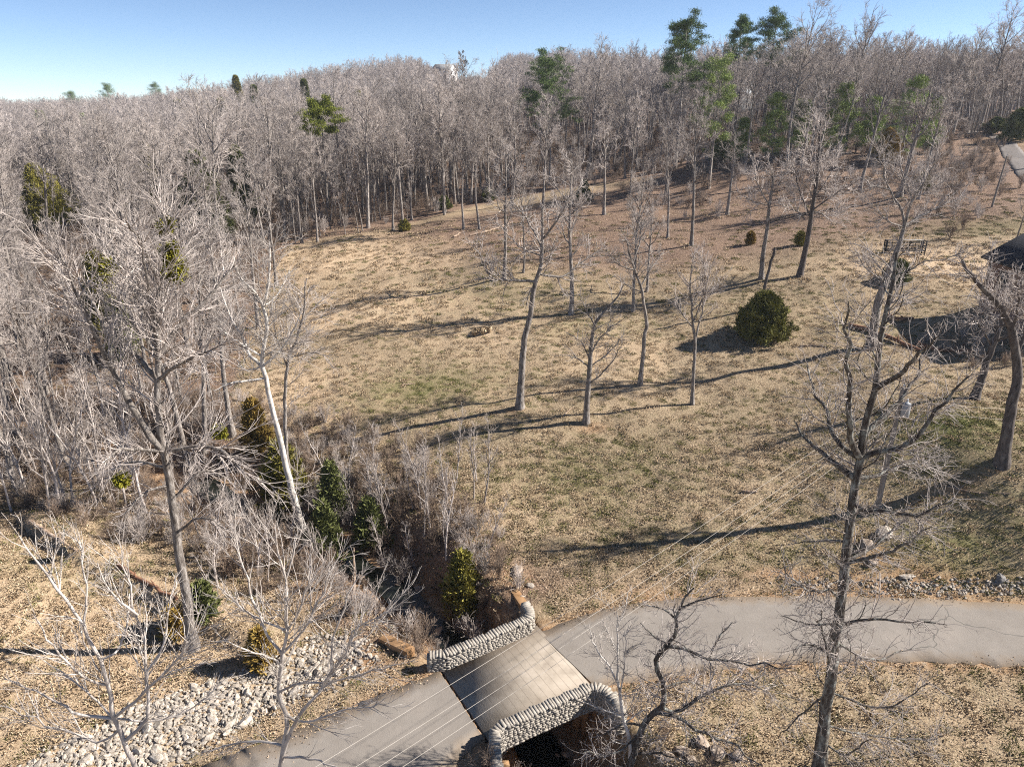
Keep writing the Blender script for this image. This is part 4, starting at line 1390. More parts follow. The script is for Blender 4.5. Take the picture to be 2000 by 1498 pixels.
def joined(name, sets, bark, twig):
    vs, fs, mi, n = [], [], [], 0
    for j, ss in enumerate(sets):
        for p, r, s in ss:
            v_, f_ = tubes(p, r, s)
            vs.append(v_)
            fs.append(f_ + n)
            mi.append(np.full(len(f_), j))
            n += len(v_)
    me = mesh_np(name, np.vstack(vs), np.vstack(fs), bark, False, [twig])
    me.polygons.foreach_set('material_index', np.concatenate(mi).astype(np.int32))
    return me


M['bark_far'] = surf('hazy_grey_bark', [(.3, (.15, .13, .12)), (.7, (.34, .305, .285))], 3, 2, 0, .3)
FAR = []
for k in range(6):
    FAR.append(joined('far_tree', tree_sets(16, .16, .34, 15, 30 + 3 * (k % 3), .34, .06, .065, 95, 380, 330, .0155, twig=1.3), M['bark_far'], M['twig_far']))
THICK = .8
for k in range(2):
    FAR.append(joined('slim_stem', tree_sets(11, .06, .45, 10, 28, .2, .08, .08, 40, 150, 0, .012, .05), M['bark'], M['twig']))
sx_, sy_ = jgrid(-110, 110, 46, 170, 3.1)
sz_ = H(sx_, sy_)
su_, sv_ = proj(sx_, sy_, sz_)
k_ = in_poly(su_, sv_, wood_poly) & (rng.random(len(sx_)) < np.where(su_ < 1050, .75, .4)) & (su_ > -100) & (su_ < 2100) & ~hides(sx_, sy_, sz_, 10)
slim = np.stack([sx_, sy_, sz_], 1)[k_]
rest = ~near
fx, fy, fz = [X[rest]], [Y[rest]], [Z[rest]]
for y0, y1, sp in ((240, 330, 4.6), (330, 480, 5.2), (480, 760, 7.5)):
    w_ = y1 * .82 + 30
    x_, y_ = jgrid(-w_, w_, y0, y1, sp)
    fx.append(x_)
    fy.append(y_)
    fz.append(H(x_, y_))
fx, fy, fz = map(np.concatenate, (fx, fy, fz))
hp = PY(868, 140, 392.0)                              # clearing round the far white house
fu, fv = proj(fx, fy, fz)
clear = (fu > 858) & (fu < 958) & (fy > 318) & (fy < 470)
keep = ~clear & (fu > -160) & (fu < 2160)
fx, fy, fz, fu = fx[keep], fy[keep], fz[keep], fu[keep]
SKY = np.array([(-200, 150), (0, 158), (60, 168), (150, 186), (250, 183), (350, 178), (400, 165), (450, 150), (520, 138), (600, 124), (700, 109), (800, 112), (840, 122), (858, 138), (890, 152), (935, 152),
                (960, 135), (1000, 106), (1060, 104), (1100, 97), (1180, 84), (1250, 80), (1330, 92), (1400, 76), (1500, 66), (1600, 60), (1700, 72), (1800, 84), (1900, 92), (2200, 84)], float)
dd_ = np.array([ray(1000, t) for t in np.interp(fu, SKY[:, 0], SKY[:, 1]) + rng.normal(2, 4, len(fu)) + 7 * np.sin(fu * .09 + 1) * np.sin(fu * .031)])
room = (CZ + fy * dd_[:, 2] / dd_[:, 1] - fz) / 16.2   # the wood thins to lower growth where the ridge lies open
scl = np.minimum(np.clip(rng.normal(.97, .16, len(fx)), .5, 1.3), room)
keep = scl > .22
fx, fy, fz, scl = fx[keep], fy[keep], fz[keep], scl[keep]
wp = np.vstack([np.stack([fx, fy, fz - .1], 1), slim])
wi = np.r_[rng.integers(0, 6, len(fx)), rng.integers(6, 8, len(slim))]
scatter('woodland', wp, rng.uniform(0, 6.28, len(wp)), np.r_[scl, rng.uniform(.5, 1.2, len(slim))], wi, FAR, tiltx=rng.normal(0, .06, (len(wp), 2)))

THICK = .8
# ---- understorey brush of the wood and thickets
BR = []
for k in range(5):
    st = shrub_sets(2.0, 16, 110, 200, .008, 24)
    BR.append(skin('brush', st, M['brush'] if k < 3 else M['twig'], False))
bx_, by_, bs_ = [], [], []
x_, y_ = jgrid(-120, 120, 34, 200, 1.75)
z_ = H(x_, y_)
u_, v_ = proj(x_, y_, z_)
dens = in_poly(u_, v_ + 4, wood_poly).astype(float) * np.where((u_ > 1000), .95, .7)
dens = np.maximum(dens, .95 * np.exp(-((u_ - 1850) / 130) ** 2 - ((v_ - 350) / 60) ** 2))
dens = np.maximum(dens, .85 * np.exp(-((u_ - 1600) / 240) ** 2 - ((v_ - 365) / 32) ** 2))
dens = np.maximum(dens, .5 * np.exp(-((u_ - 1350) / 130) ** 2 - ((v_ - 395) / 25) ** 2))
cd_ = seg_dist(x_, y_, creek)
t_ = (x_ - DC[0]) * DB[0] + (y_ - DC[1]) * DB[1]
k_ = (rng.random(len(x_)) < dens) & (u_ > -150) & (u_ < 2150)
bx_.append(x_[k_])
by_.append(y_[k_])
bs_.append(rng.uniform(.5, 1.25, k_.sum()))
x_, y_ = jgrid(-45, 12, 8, 58, .8)                  # brush along the creek banks
cd_ = seg_dist(x_, y_, creek)
t_ = (x_ - DC[0]) * DB[0] + (y_ - DC[1]) * DB[1]
k_ = (cd_ > .75) & (cd_ < 3.4 + 3.6 * sstep(4, 14, t_) + 3 * sstep(14, 24, t_)) & (t_ > 3.4) & (rng.random(len(x_)) < .5)
k_ |= (t_ < -3.4) & (t_ > -9) & (cd_ < 3.6) & (cd_ > .6) & (rng.random(len(x_)) < .6)
bx_.append(x_[k_])
by_.append(y_[k_])
bs_.append(rng.uniform(.35, 1.0, k_.sum()))
x_, y_ = rng.uniform(34, 41, 26), rng.uniform(50, 57, 26)   # brush pile by the brick house
bx_.append(x_)
by_.append(y_)
bs_.append(rng.uniform(.35, .6, 26))
bx_, by_, bs_ = map(np.concatenate, (bx_, by_, bs_))
scatter('undergrowth', np.stack([bx_, by_, H(bx_, by_) - .03], 1), rng.uniform(0, 6.28, len(bx_)), bs_, rng.integers(0, 5, len(bx_)), BR)

# ---- saplings along the creek, one by one
SG = 'thin saplings along the creek'
n_s = 0
cand = [(rng.uniform(560, 960), rng.uniform(930, 1190)) for _ in range(40)] + [(rng.uniform(380, 600), rng.uniform(960, 1180)) for _ in range(24)] + [(rng.uniform(10, 300), rng.uniform(880, 1010)) for _ in range(30)]
for (uu, vv) in cand:
    p = PG(uu, vv)
    if seg_dist(p[:1], p[1:2], creek)[0] < 1.0:
        continue
    left = uu < 320
    tr_, cr_ = SLIM[rng.integers(4)]
    tree_thing('sapling', 'thin pale sapling in the thicket at the left edge below the wood' if left else 'thin bare sapling in the brush along the creek bank', p, tr_, cr_,
               'thin saplings of the left thicket' if left else SG, rng.uniform(0, 6.28), rng.uniform(.32, .62) if not left else rng.uniform(.6, .95), 'sapling', (rng.normal(0, .07), rng.normal(0, .07)))


# ------------------------------------------------------------------ evergreens
def cedar_at(u, vb, vt, wpx, mat, label, kind='cone', name='cedar_tree', cat='cedar', group=None, tilt=(0, 0), per=46, ln=.24, wd=.05, Y=None, dens=1.0):
    p = PG(u, vb) if Y is None else PY(u, vb, Y)
    if Y is not None:
        p[2] = G(p[0], p[1])
    h = max(.5, hgt(p, vt))
    dist = np.linalg.norm(p - [0, 0, CZ])
    t_, c_ = make_cedar(h, wpx / 2 / F * dist, mat, kind, per, ln, wd, dens)
    return tree_thing(name, label, p, t_, c_, group, 0, 1, cat, tilt)


def pine_at(u, vb, vt, label, mat, Y=None, **kw):
    p = PG(u, vb) if Y is None else PY(u, vb, Y)
    if Y is not None:
        p[2] = G(p[0], p[1])
    t_, c_ = make_pine(max(2, hgt(p, vt)), mat, **kw)
    return tree_thing('pine_tree', label, p, t_, c_, None, 0, 1, 'pine')


cedar_at(1487, 660, 578, 100, M['cedar_bush'], 'dense round green cedar bush alone on the field', 'ovoid', 'cedar_bush', per=60, ln=.3, wd=.04, dens=1.9)
cedar_at(118, 450, 322, 110, M['cedar_olive'], 'broad golden olive cedar leaning over the left wood', tilt=(0, -.22), per=60)
cedar_at(405, 470, 300, 112, M['cedar'], 'large dark green cedar standing among bare trees left of the tan field', per=60)
cedar_at(478, 440, 290, 60, M['cedar'], 'dark slim cedar right of the large dark green cedar')
cedar_at(305, 420, 282, 44, M['cedar_olive'], 'olive cedar tip left of the large dark green cedar')
cedar_at(215, 650, 500, 80, M['cedar_olive'], 'olive cedar half hidden behind the crown of the big spreading tree')
cedar_at(245, 700, 590, 70, M['cedar'], 'dark cedar behind the fork of the big spreading tree')
cedar_at(505, 885, 785, 62, M['cedar_gold'], 'golden brown cedar on the left of the white sycamore trunk')
cedar_at(560, 985, 868, 110, M['cedar_olive'], 'yellow green cedar around the foot of the white sycamore')
cedar_at(655, 1015, 905, 60, M['cedar'], 'dark green cedar right of the white sycamore foot', dens=.5)
cedar_at(640, 1100, 985, 70, M['cedar'], 'dark cedar on the shaded creek bank above the dead stump', dens=.5)
cedar_at(725, 1070, 980, 80, M['cedar'], 'low dark evergreen bush at the head of the brushy creek', dens=.5)
cedar_at(905, 1205, 1085, 82, M['cedar_olive'], 'mossy olive cedar standing in the creek behind the far parapet', dens=.8)
cedar_at(345, 1245, 1195, 40, M['cedar_gold'], 'little brownish cedar at the foot of the big spreading tree')
cedar_at(402, 1205, 1145, 50, M['cedar'], 'little dark green cedar right of the big spreading trunk')
cedar_at(512, 1300, 1240, 46, M['cedar_gold'], 'small rust gold cedar above the white rocks')
cedar_at(1140, 392, 355, 34, M['cedar'], 'small dark cedar at the back of the leafy slope')
cedar_at(1465, 478, 456, 20, M['cedar_gold'], 'tiny brownish cedar on the upper lawn left of the tall curving tree', dens=.6)
cedar_at(1561, 480, 455, 20, M['cedar_olive'], 'tiny olive cedar on the upper lawn beside the dark trunked tree', dens=.6)
cedar_at(1728, 318, 255, 64, M['cedar_gold'], 'golden cedar at the brown thicket on the right rise')
cedar_at(1405, 318, 270, 52, M['cedar'], 'dark cedar bush below the tall two-tone pine', 'ovoid')
cedar_at(1985, 275, 215, 60, M['cedar'], 'dark evergreen bush beside the gravel drive at the right edge', 'ovoid')
cedar_at(1942, 262, 232, 40, M['cedar'], 'smaller dark evergreen bush beside the gravel drive', 'ovoid')
cedar_at(1800, 372, 340, 30, M['cedar_olive'], 'small green cedar in the brush right of the forked trunk')
cedar_at(868, 408, 385, 26, M['cedar'], 'dark seedling evergreen under the light barked twin trunk', 'ovoid')
cedar_at(790, 452, 432, 22, M['cedar_olive'], 'tiny green cedar at the feet of the paired trunks', 'ovoid')
cedar_at(955, 392, 370, 30, M['cedar'], 'low dark evergreen at the wood edge behind the fallen logs', 'ovoid')
cedar_at(1750, 552, 512, 44, M['cedar'], 'low dark shrub in front of the black bench', 'ovoid', 'evergreen_shrub', 'shrub')
cedar_at(600, 230, 158, 26, M['cedar'], 'tall narrow dark cedar in the far wood above the lime pine', per=40, ln=.5, wd=.12, Y=250)
cedar_at(503, 235, 170, 32, M['cedar'], 'dark cedar in the far wood left of the tall narrow one', per=40, ln=.5, wd=.12, Y=270)
cedar_at(470, 230, 150, 30, M['cedar_olive'], 'olive cedar high in the far wood', per=40, ln=.5, wd=.12, Y=300)
cedar_at(438, 250, 195, 26, M['cedar'], 'dark cedar in mid wood above the large dark cedar', per=40, ln=.5, wd=.12, Y=230)
cedar_at(525, 250, 205, 24, M['cedar_gold'], 'rusty brown cedar in the far wood', per=40, ln=.5, wd=.12, Y=220)
cedar_at(820, 200, 155, 22, M['cedar'], 'dark cedar below the far white house', per=40, ln=.5, wd=.12, Y=330)
cedar_at(703, 225, 180, 18, M['cedar_olive'], 'small olive cedar in the far wood right of the lime pine', per=40, ln=.4, wd=.1, Y=220)
cedar_at(352, 240, 198, 26, M['cedar_olive'], 'round olive evergreen in the far left wood', 'ovoid', per=40, ln=.5, wd=.12, Y=260)
cedar_at(85, 260, 220, 26, M['pine_young'], 'light green evergreen in the far left wood', 'ovoid', per=40, ln=.5, wd=.12, Y=240)
cedar_at(165, 255, 226, 18, M['pine_young'], 'smaller light green evergreen in the far left wood', 'ovoid', per=40, ln=.5, wd=.12, Y=240)
pine_at(215, 210, 167, 'lone dark pine on the far left skyline', M['pine'], Y=560, clump=1.6, per=120)
pine_at(308, 205, 167, 'lower pine on the far skyline right of the lone dark pine', M['pine'], Y=560, clump=1.6, per=120)
pine_at(142, 210, 183, 'rounded dark pine on the far left skyline near the edge', M['pine'], Y=540, clump=1.6, per=120)
pine_at(1318, 330, 46, 'tall dark pine with a rounded crown above the skyline', M['pine'], cs=.55, spread=.19, nb=24, clump=.8, per=150)
pine_at(1068, 330, 128, 'full crowned pine on the slope left of the tall dark pine', M['pine'], cs=.42, spread=.27, nb=24, clump=.8, per=150)
pine_at(1384, 368, 128, 'tall two-tone pine with open yellow green branches', M['pine_young'], cs=.36, spread=.21, nb=20, clump=.7, per=90)
pine_at(1482, 320, 36, 'round topped pine on the skyline among bare crowns', M['pine'], cs=.62, spread=.19, nb=22, clump=.8, per=140, Y=150)
pine_at(1424, 320, 40, 'small topped pine on the skyline between two larger pines', M['pine'], cs=.68, spread=.12, nb=24, clump=.7, per=100, Y=160)
pine_at(640, 420, 205, 'lime green pine with a bare trunk rising from the middle wood', M['pine_lime'], cs=.72, spread=.17, nb=18, clump=.6, per=150)
for uu, vb, vt, w, lab in [(1505, 318, 190, 70, 'bushy young pine left of the very tall bare tree'), (1632, 305, 170, 72, 'bright young pine in the thicket middle'), (1690, 300, 200, 64, 'young pine behind the tall grey trunk'),
                           (1760, 310, 160, 84, 'large bright young pine above the golden cedar'), (1560, 300, 205, 60, 'shaded young pine between bare trunks'), (1812, 300, 200, 50, 'yellowish young pine at the thicket right end'), (1445, 320, 235, 46, 'small young pine near the dark cedar bush')]:
    p = PG(uu, vb)
    t_, c_ = make_pine(hgt(p, vt), M['pine_young'], cs=.08, spread=w / 320, nb=26, per=70, clump=.62)
    tree_thing('young_pine', lab, p, t_, c_, 'young pines of the right thicket', 0, 1, 'pine')

# mistletoe hanging in the crown of the big left tree and others
for uu, vv, Y_, r_, lab in [(340, 527, 27.5, .42, 'largest yellow green mistletoe ball in the big spreading tree'), (331, 492, 27.5, .30, 'mistletoe ball just above the largest one'),
                            (322, 440, 27.5, .2, 'topmost small golden mistletoe ball'), (237, 937, 28.5, .26, 'yellow mistletoe tuft low beside the big spreading trunk'), (210, 523, 29, .25, 'mistletoe ball on the left limb of the big tree'),
                            (428, 845, 34, .3, 'olive mistletoe clump between trunks beside the sycamore')]:
    c_ = rng.normal(0, 1, (40, 3))
    c_ = nrm(c_) * r_ * rng.uniform(.3, 1, (40, 1))
    v_, f_ = sprays(c_, nrm(c_), 34, (.07,) * 3, .16, .035, .8, .1)
    o = obj('mistletoe', mesh_np('mistletoe', v_, f_, M['mistletoe']))
    o.location = PY(uu, vv, Y_)
    tag(o, lab, 'mistletoe')

# ------------------------------------------------------------------ rocks
import bmesh


def rock_mesh(name, mat, sub=2, flat=.7):
    bm = bmesh.new()
    bmesh.ops.create_icosphere(bm, subdivisions=sub, radius=.5)
    pl = [(Vector(nrm(rng.normal(size=3))), rng.uniform(.24, .42)) for _ in range(9)]
    for v_ in bm.verts:
        for n_, d_ in pl:
            e = v_.co.dot(n_) - d_
            if e > 0:
                v_.co -= n_ * e
        v_.co.z *= flat
        v_.co.x *= 1.25
        v_.co += Vector(rng.normal(0, .012, 3))
    me = bpy.data.meshes.new(name)
    bm.to_mesh(me)
    bm.free()
    me.materials.append(mat)
    return me


ROCK = [rock_mesh('pale_rock', M['rock'], 2, rng.uniform(.5, .8)) for _ in range(8)]
RB = [rock_mesh('brown_rock', M['rock_brown'], 3, rng.uniform(.4, .7)) for _ in range(4)]
RG = [rock_mesh('grey_rock', M['rock_grey'], 3, rng.uniform(.5, .8)) for _ in range(2)]
rip = np.array([(20, 1510), (120, 1450), (260, 1385), (400, 1335), (540, 1283), (640, 1243), (715, 1248), (735, 1290), (660, 1330), (560, 1375), (470, 1420), (400, 1452), (330, 1510)], float)
x_, y_ = jgrid(-22, -3, 18, 29, .205)
z_ = H(x_, y_)
u_, v_ = proj(x_, y_, z_)
k_ = in_poly(u_ + rng.normal(0, 10, len(u_)), v_ + rng.normal(0, 6, len(u_)), rip)
k_ &= rng.random(len(x_)) < np.where(u_ > 560, .55, .95)
x_, y_, z_, u_, v_ = x_[k_], y_[k_], z_[k_], u_[k_], v_[k_]
sz = np.exp(rng.normal(-1.42, .38, len(x_)))
o_ = np.argsort(-sz * (.6 + (v_ > 1250)))
big, small = o_[:300], o_[300:]
for k in big:
    o = obj('riprap_rock', ROCK[rng.integers(8)])
    o.location = (x_[k], y_[k], z_[k] + sz[k] * rng.uniform(-.05, .14))
    o.rotation_euler = (rng.normal(0, .3), rng.normal(0, .3), rng.uniform(0, 6.28))
    o.scale = (sz[k] * rng.uniform(.9, 1.35), sz[k] * rng.uniform(.75, 1.1), sz[k])
    tag(o, 'angular white limestone rock in the riprap bank beside the road', 'rock', 'white riprap rocks left of the road')
gx_, gy_ = jgrid(-22, -3, 18, 29, .13)
gz_ = H(gx_, gy_)
gu, gv = proj(gx_, gy_, gz_)
k_ = in_poly(gu + rng.normal(0, 16, len(gu)), gv + rng.normal(0, 9, len(gu)), rip) & (rng.random(len(gu)) < .8)
gp = [np.stack([gx_[k_], gy_[k_], gz_[k_] + .02], 1), np.stack([x_[small], y_[small], z_[small] + .03], 1)]
gs = [rng.uniform(.08, .19, k_.sum()), sz[small]]
gx_, gy_ = jgrid(5, 34, 30.2, 32.8, .16)              # stony verge along the right road
gz_ = H(gx_, gy_)
gu, gv = proj(gx_, gy_, gz_)
k_ = rng.random(len(gu)) < (1.1 * np.exp(-((gv - 1150) / 13) ** 2) * sstep(1660, 1800, gu) + .45 * np.exp(-((gv - 1138) / 8) ** 2) * sstep(1480, 1560, gu))
gp.append(np.stack([gx_[k_], gy_[k_], gz_[k_] + .02], 1))
gs.append(rng.uniform(.08, .26, k_.sum()))
gp, gs = np.vstack(gp), np.concatenate(gs)
scatter('gravel', gp, rng.uniform(0, 6.28, len(gp)), gs, rng.integers(0, 8, len(gp)), ROCK, tiltx=rng.normal(0, .4, (len(gp), 2)))


def rock_at(u, v, size, mesh, label, group=None, name='rock', sc=(1, 1, 1), rot=None):
    p = PG(u, v)
    o = obj(name, mesh)
    o.location = p + [0, 0, size * .15]
    o.rotation_euler = rot or (rng.normal(0, .25), rng.normal(0, .25), rng.uniform(0, 6.28))
    o.scale = tuple(size * s for s in sc)
    tag(o, label, 'rock', group)


rock_at(1727, 1046, 1.25, ROCK[0], 'big flat pale boulder on the bank right of the lichen spotted tree', sc=(1, .8, .55), name='boulder', rot=(.3, .1, .3))
rock_at(1692, 1068, 1.3, RB[0], 'upright brown boulder between the lichen spotted tree and the pale boulder', sc=(.7, .6, 1.0), name='boulder', rot=(.2, .3, .8))
rock_at(1702, 1104, .7, RB[1], 'low brown rock below the upright brown boulder')
rock_at(1950, 1138, .6, RG[0], 'dark grey rock on the verge at the right road edge')
rock_at(1770, 1130, .6, ROCK[1], 'long flat pale rock at the start of the stony verge', sc=(1.7, .7, .4), rot=(0, 0, .2))
rock_at(1892, 1136, .4, ROCK[2], 'pale rock on the stony verge left of the dark grey rock', sc=(1.3, .8, .7))
rock_at(1010, 1120, .85, RB[2], 'flat tan stone slab at the top of the right wing wall', sc=(.75, 1.1, .35), rot=(.1, 0, .2))
rock_at(1035, 1148, .4, ROCK[3], 'pale rubble rock beside the right wing wall')
rock_at(1020, 1170, .35, ROCK[5], 'small pale rock close to the right wing wall end')
for uu, vv, s_ in [(1370, 1455, .7), (1330, 1470, .6), (1400, 1475, .8), (1440, 1480, .6), (1350, 1490, .55), (1300, 1480, .6)]:
    rock_at(uu, vv, s_, RB[rng.integers(4)], 'brown broken rock heaped beside the crooked tree below the bridge', 'brown rocks below the bridge')
for _ in range(40):
    p = np.array(resample(np.array(creek[1:7]), 60)[rng.integers(60)]) + rng.normal(0, 1.1, 2)
    o = obj('creek_rock', RB[rng.integers(4)])
    s_ = rng.uniform(.25, .7)
    o.location = (p[0], p[1], G(*p) + s_ * .15)
    o.rotation_euler = (rng.normal(0, .3), rng.normal(0, .3), rng.uniform(0, 6))
    o.scale = (s_ * 1.2, s_, s_)
    tag(o, 'brown rock lying in the shaded creek bed', 'rock', 'rocks in the creek bed')


# ------------------------------------------------------------------ logs and sticks
def log(pts, r, mat, label, name='fallen_log', lift=None, cat='log', group=None):
    w = []
    for q in pts:
        p = PG(*q)
        w.append(p + [0, 0, r * .8 if lift is None else lift])
    w = resample(np.array(w), 10)
    w += rng.normal(0, r * .25, w.shape)
    mb = MB()
    mb.tube(w, np.linspace(r, r * .55, 10), 7)
    if r > .06:
        for k in (3, 6):
            mb.tube([w[k], w[k] + [rng.normal(0, .3), .1, .25 + r]], [r * .35, r * .15], 5)
    return tag(mb.build(name, mat, None, True), label, cat, group)


log([(1660, 640), (1690, 648), (1725, 662), (1765, 676), (1800, 690)], .24, M['log_red'], 'long rotten reddish log crossing behind the forked tree')
log([(1730, 618), (1755, 628), (1785, 625)], .2, M['log_red'], 'reddish log piece near the corner of the house shadow')
log([(1790, 676), (1840, 688), (1900, 690)], .2, M['log_red'], 'dark red log at the edge of the brush pile')
log([(918, 462), (945, 456), (975, 446), (1000, 436)], .16, M['log'], 'long pale fallen log on the upper field edge')
log([(886, 465), (900, 456)], .14, M['log'], 'short pale log near the trunk at the upper field edge')
log([(1648, 352), (1665, 347), (1680, 342)], .22, M['log'], 'pale fallen log leaning at the tall grey trunk')
log([(1367, 396), (1384, 392)], .3, M['log'], 'pale flat stump on the leafy slope')
log([(785, 754), (812, 751)], .06, M['log'], 'short pale stick lying on the green patch of the field', 'fallen_branch', cat='branch')
log([(1100, 815), (1113, 802), (1120, 798)], .05, M['log'], 'bent pale stick beside the short bank edge tree', 'fallen_branch', cat='branch')
log([(1562, 678), (1590, 677), (1618, 680)], .07, M['log'], 'pale branch on the ground left of the forked tree foot', 'fallen_branch', cat='branch')
log([(1850, 955), (1900, 965), (1975, 968)], .05, M['log'], 'long thin pale branch on the bank under the bent tree', 'fallen_branch', cat='branch')
log([(1450, 962), (1478, 964)], .1, M['log'], 'short pale log end in the shaded gully left of the pole', cat='log')
log([(690, 1210), (694, 1140), (692, 1085)], .1, M['log'], 'standing dead stump in the creek brush', 'dead_stump', .6, 'stump')
log([(235, 1118), (290, 1145), (345, 1172)], .14, M['log_red'], 'second dark log further down the lawn edge bank')
log([(60, 1025), (110, 1058), (150, 1080)], .16, M['log'], 'dark weathered log along the lawn edge bank')
log([(1815, 790), (1840, 795)], .05, M['log'], 'small pale stick on the bright green patch', 'fallen_branch', cat='branch')

# ------------------------------------------------------------------ utility pole, transformer, power lines
pb = PG(1712, 998)
PH = hgt(pb, 757)
pole = thing('utility_pole', 'grey wooden utility pole with a transformer standing behind the lichen spotted tree', 'utility pole', pb)
mb = MB()
mb.tube([(0, 0, -.3), (0, 0, PH * .5), (0, 0, PH)], [.16, .135, .11], 10)
mb.build('pole_shaft', M['pole'], pole, True)
tz = PH * .84
mb = MB()
mb.tube([(.28, -.2, tz - .42), (.28, -.2, tz - .40), (.28, -.2, tz + .36), (.28, -.2, tz + .42)], [.2, .225, .225, .15], 14)
tf = mb.build('transformer', M['metal'], pole, True)
mb = MB()
mb.tube([(.28, -.2, tz + .4), (.28, -.2, tz + .52), (.28, -.2, tz + .64)], [.05, .065, .03], 8)
mb.build('bushing', M['white'], tf, True)
mb = MB()
mb.box((.1, -.08, tz + .2), (.3, .06, .06), nrm(np.array([.8, -.6, 0])), nrm(np.array([.6, .8, 0])))
mb.box((.1, -.08, tz - .2), (.3, .06, .06), nrm(np.array([.8, -.6, 0])), nrm(np.array([.6, .8, 0])))
mb.build('bracket', M['metal'], pole)
mb = MB()
mb.tube([(0, 0, PH), (0, 0, PH + .12), (0, 0, PH + .2)], [.03, .05, .02], 8)
mb.build('insulator', M['white'], pole, True)
e0 = PZ(480, 1585, 7.6)


def wire(name, a, b_, sag, r, label, group):
    t = np.linspace(0, 1, 40)[:, None]
    p = a * (1 - t) + b_ * t
    p[:, 2] -= sag * 4 * (t * (1 - t))[:, 0]
    mb = MB()
    mb.tube(p, [r] * 40, 5)
    return tag(mb.build(name, M['wire'], None, True), label, 'power line', group)


for k, (dz, lab) in enumerate([(.10, 'topmost pale power line sloping from the pole down across the road'), (-.75, 'second power line below the topmost one crossing the road'),
                               (-1.25, 'third power line from the top crossing the road'), (-1.8, 'lowest power line from the pole crossing above the road')]):
    wire('power_line', pb + [0, 0, PH + dz - .1], e0 + [0.1 * k, 0, dz * .9], .45, .006, lab, 'power lines from the wooden pole')
for k, (v1, lab) in enumerate([(797, 'upper thin service wire running right from the pole'), (822, 'lower thin service wire running right from the pole')]):
    wire('service_wire', pb + [0, 0, PH - .7 - .45 * k], PY(2080, v1, pb[1] + 5.0), .25, .007, lab, 'service wires to the right')
for u0, v0, v1, lab in [(1937, 405, 305, 'thin grey pole on the brushy slope below the drive'), (1896, 262, 188, 'thin grey pole at the drive entrance')]:
    p = PG(u0, v0)
    h_ = hgt(p, v1)
    q = thing('utility_pole', lab, 'utility pole', p, None, (0, .06, 0))
    mb = MB()
    mb.tube([(0, 0, -.2), (0, 0, h_ * .5), (0, 0, h_)], [.13, .11, .09], 8)
    mb.build('pole_shaft', M['pole'], q, True)
    mb = MB()
    mb.tube([(0, 0, h_), (0, 0, h_ + .18)], [.045, .03], 6)
    mb.build('insulator', M['metal'], q, True)

# ------------------------------------------------------------------ black garden bench
bp = PG(1764, 498)
bench = thing('garden_bench', 'black slatted garden bench with high framed ends on the upper lawn', 'bench', bp, None, (0, 0, -.05))
bsx = np.linalg.norm(bp - [0, 0, CZ]) / F
W_ = 64 * bsx
Hh = 1.55
for s in (-1, 1):
    mb = MB()
    for yy in (-.34, .34):
        mb.box((s * W_ / 2, yy, Hh / 2), (.10, .10, Hh))
    for zz in np.linspace(.2, Hh - .06, 6):
        mb.box((s * W_ / 2, 0, zz), (.05, .58, .07))
    mb.build('end_frame', M['black'], bench)
mb = MB()
for zz in np.linspace(.55, Hh - .2, 6):
    mb.box((0, .30, zz), (W_ - .12, .04, .085), None, nrm(np.array([0, 1, .12])))
for xx in np.linspace(-W_ / 2 + .2, W_ / 2 - .2, 7):
    mb.box((xx, .335, Hh * .52), (.06, .035, Hh * .8))
mb.build('backrest', M['black'], bench)
mb = MB()
for yy in np.linspace(-.3, .22, 5):
    mb.box((0, yy, .45), (W_ - .12, .10, .04))
mb.build('seat', M['black'], bench)
mb = MB()
mb.box((0, .30, Hh - .05), (W_ - .11, .13, .04))
mb.build('top_rail', M['metal'], bench)

# ------------------------------------------------------------------ brick house at the right edge
hx0, hx1, hy0, hy1 = 41.6, 51.6, 53.5, 62.0
hz, ez = 3.2, 11.4
house = thing('brick_house', 'brown brick house with a charcoal gabled roof at the right edge', 'house', (hx0, hy0, hz))
Lx, Ly, eh = hx1 - hx0, hy1 - hy0, ez - hz
rh = 3.1
mb = MB()
v_ = [(0, 0, -1), (Lx, 0, -1), (Lx, Ly, -1), (0, Ly, -1), (0, 0, eh), (Lx, 0, eh), (Lx, Ly, eh), (0, Ly, eh), (Lx / 2, 0, eh + rh), (Lx / 2, Ly, eh + rh)]
mb.add(v_, [(0, 4, 7, 3), (1, 2, 6, 5), (0, 1, 5, 4), (3, 7, 6, 2)], [(4, 5, 8), (6, 7, 9)])
mb.build('wall', M['brick'], house)
ov = .45
sl = rh / (Lx / 2)
for s in (-1, 1):
    mb = MB()
    cx = Lx / 2
    e0_, e1_ = cx + s * (Lx / 2 + ov), cx
    z0_, z1_ = eh - ov * sl + .03, eh + rh + .03
    q = [(e0_, -ov, z0_), (e0_, Ly + ov, z0_), (e1_, Ly + ov, z1_), (e1_, -ov, z1_)]
    q2 = [(a, b_, c_ + .16) for a, b_, c_ in q]
    f = [(0, 1, 2, 3), (7, 6, 5, 4), (0, 4, 5, 1), (1, 5, 6, 2), (2, 6, 7, 3), (3, 7, 4, 0)]
    mb.add(q + q2, f if s < 0 else [t[::-1] for t in f])
    mb.build('roof', M['shingle'], house)
mb = MB()
mb.box((-ov - .06, Ly / 2, eh - ov * sl + .06), (.1, Ly + 2 * ov, .16))
mb.build('gutter', M['trim'], house)
for yy in (2.2, 6.2):
    w_ = MB()
    w_.box((-.02, yy, eh - 1.7), (.1, 1.15, 1.5))
    fr = w_.build('window', M['trim'], house)
    g_ = MB()
    g_.box((-.08, yy, eh - 1.7), (.02, .95, 1.3))
    g_.build('pane', M['glass'], fr)
mb = MB()
mb.box((Lx / 2 + 1.2, Ly - 2, eh + rh), (.9, .7, 2.0))
mb.build('chimney', M['brick'], house)

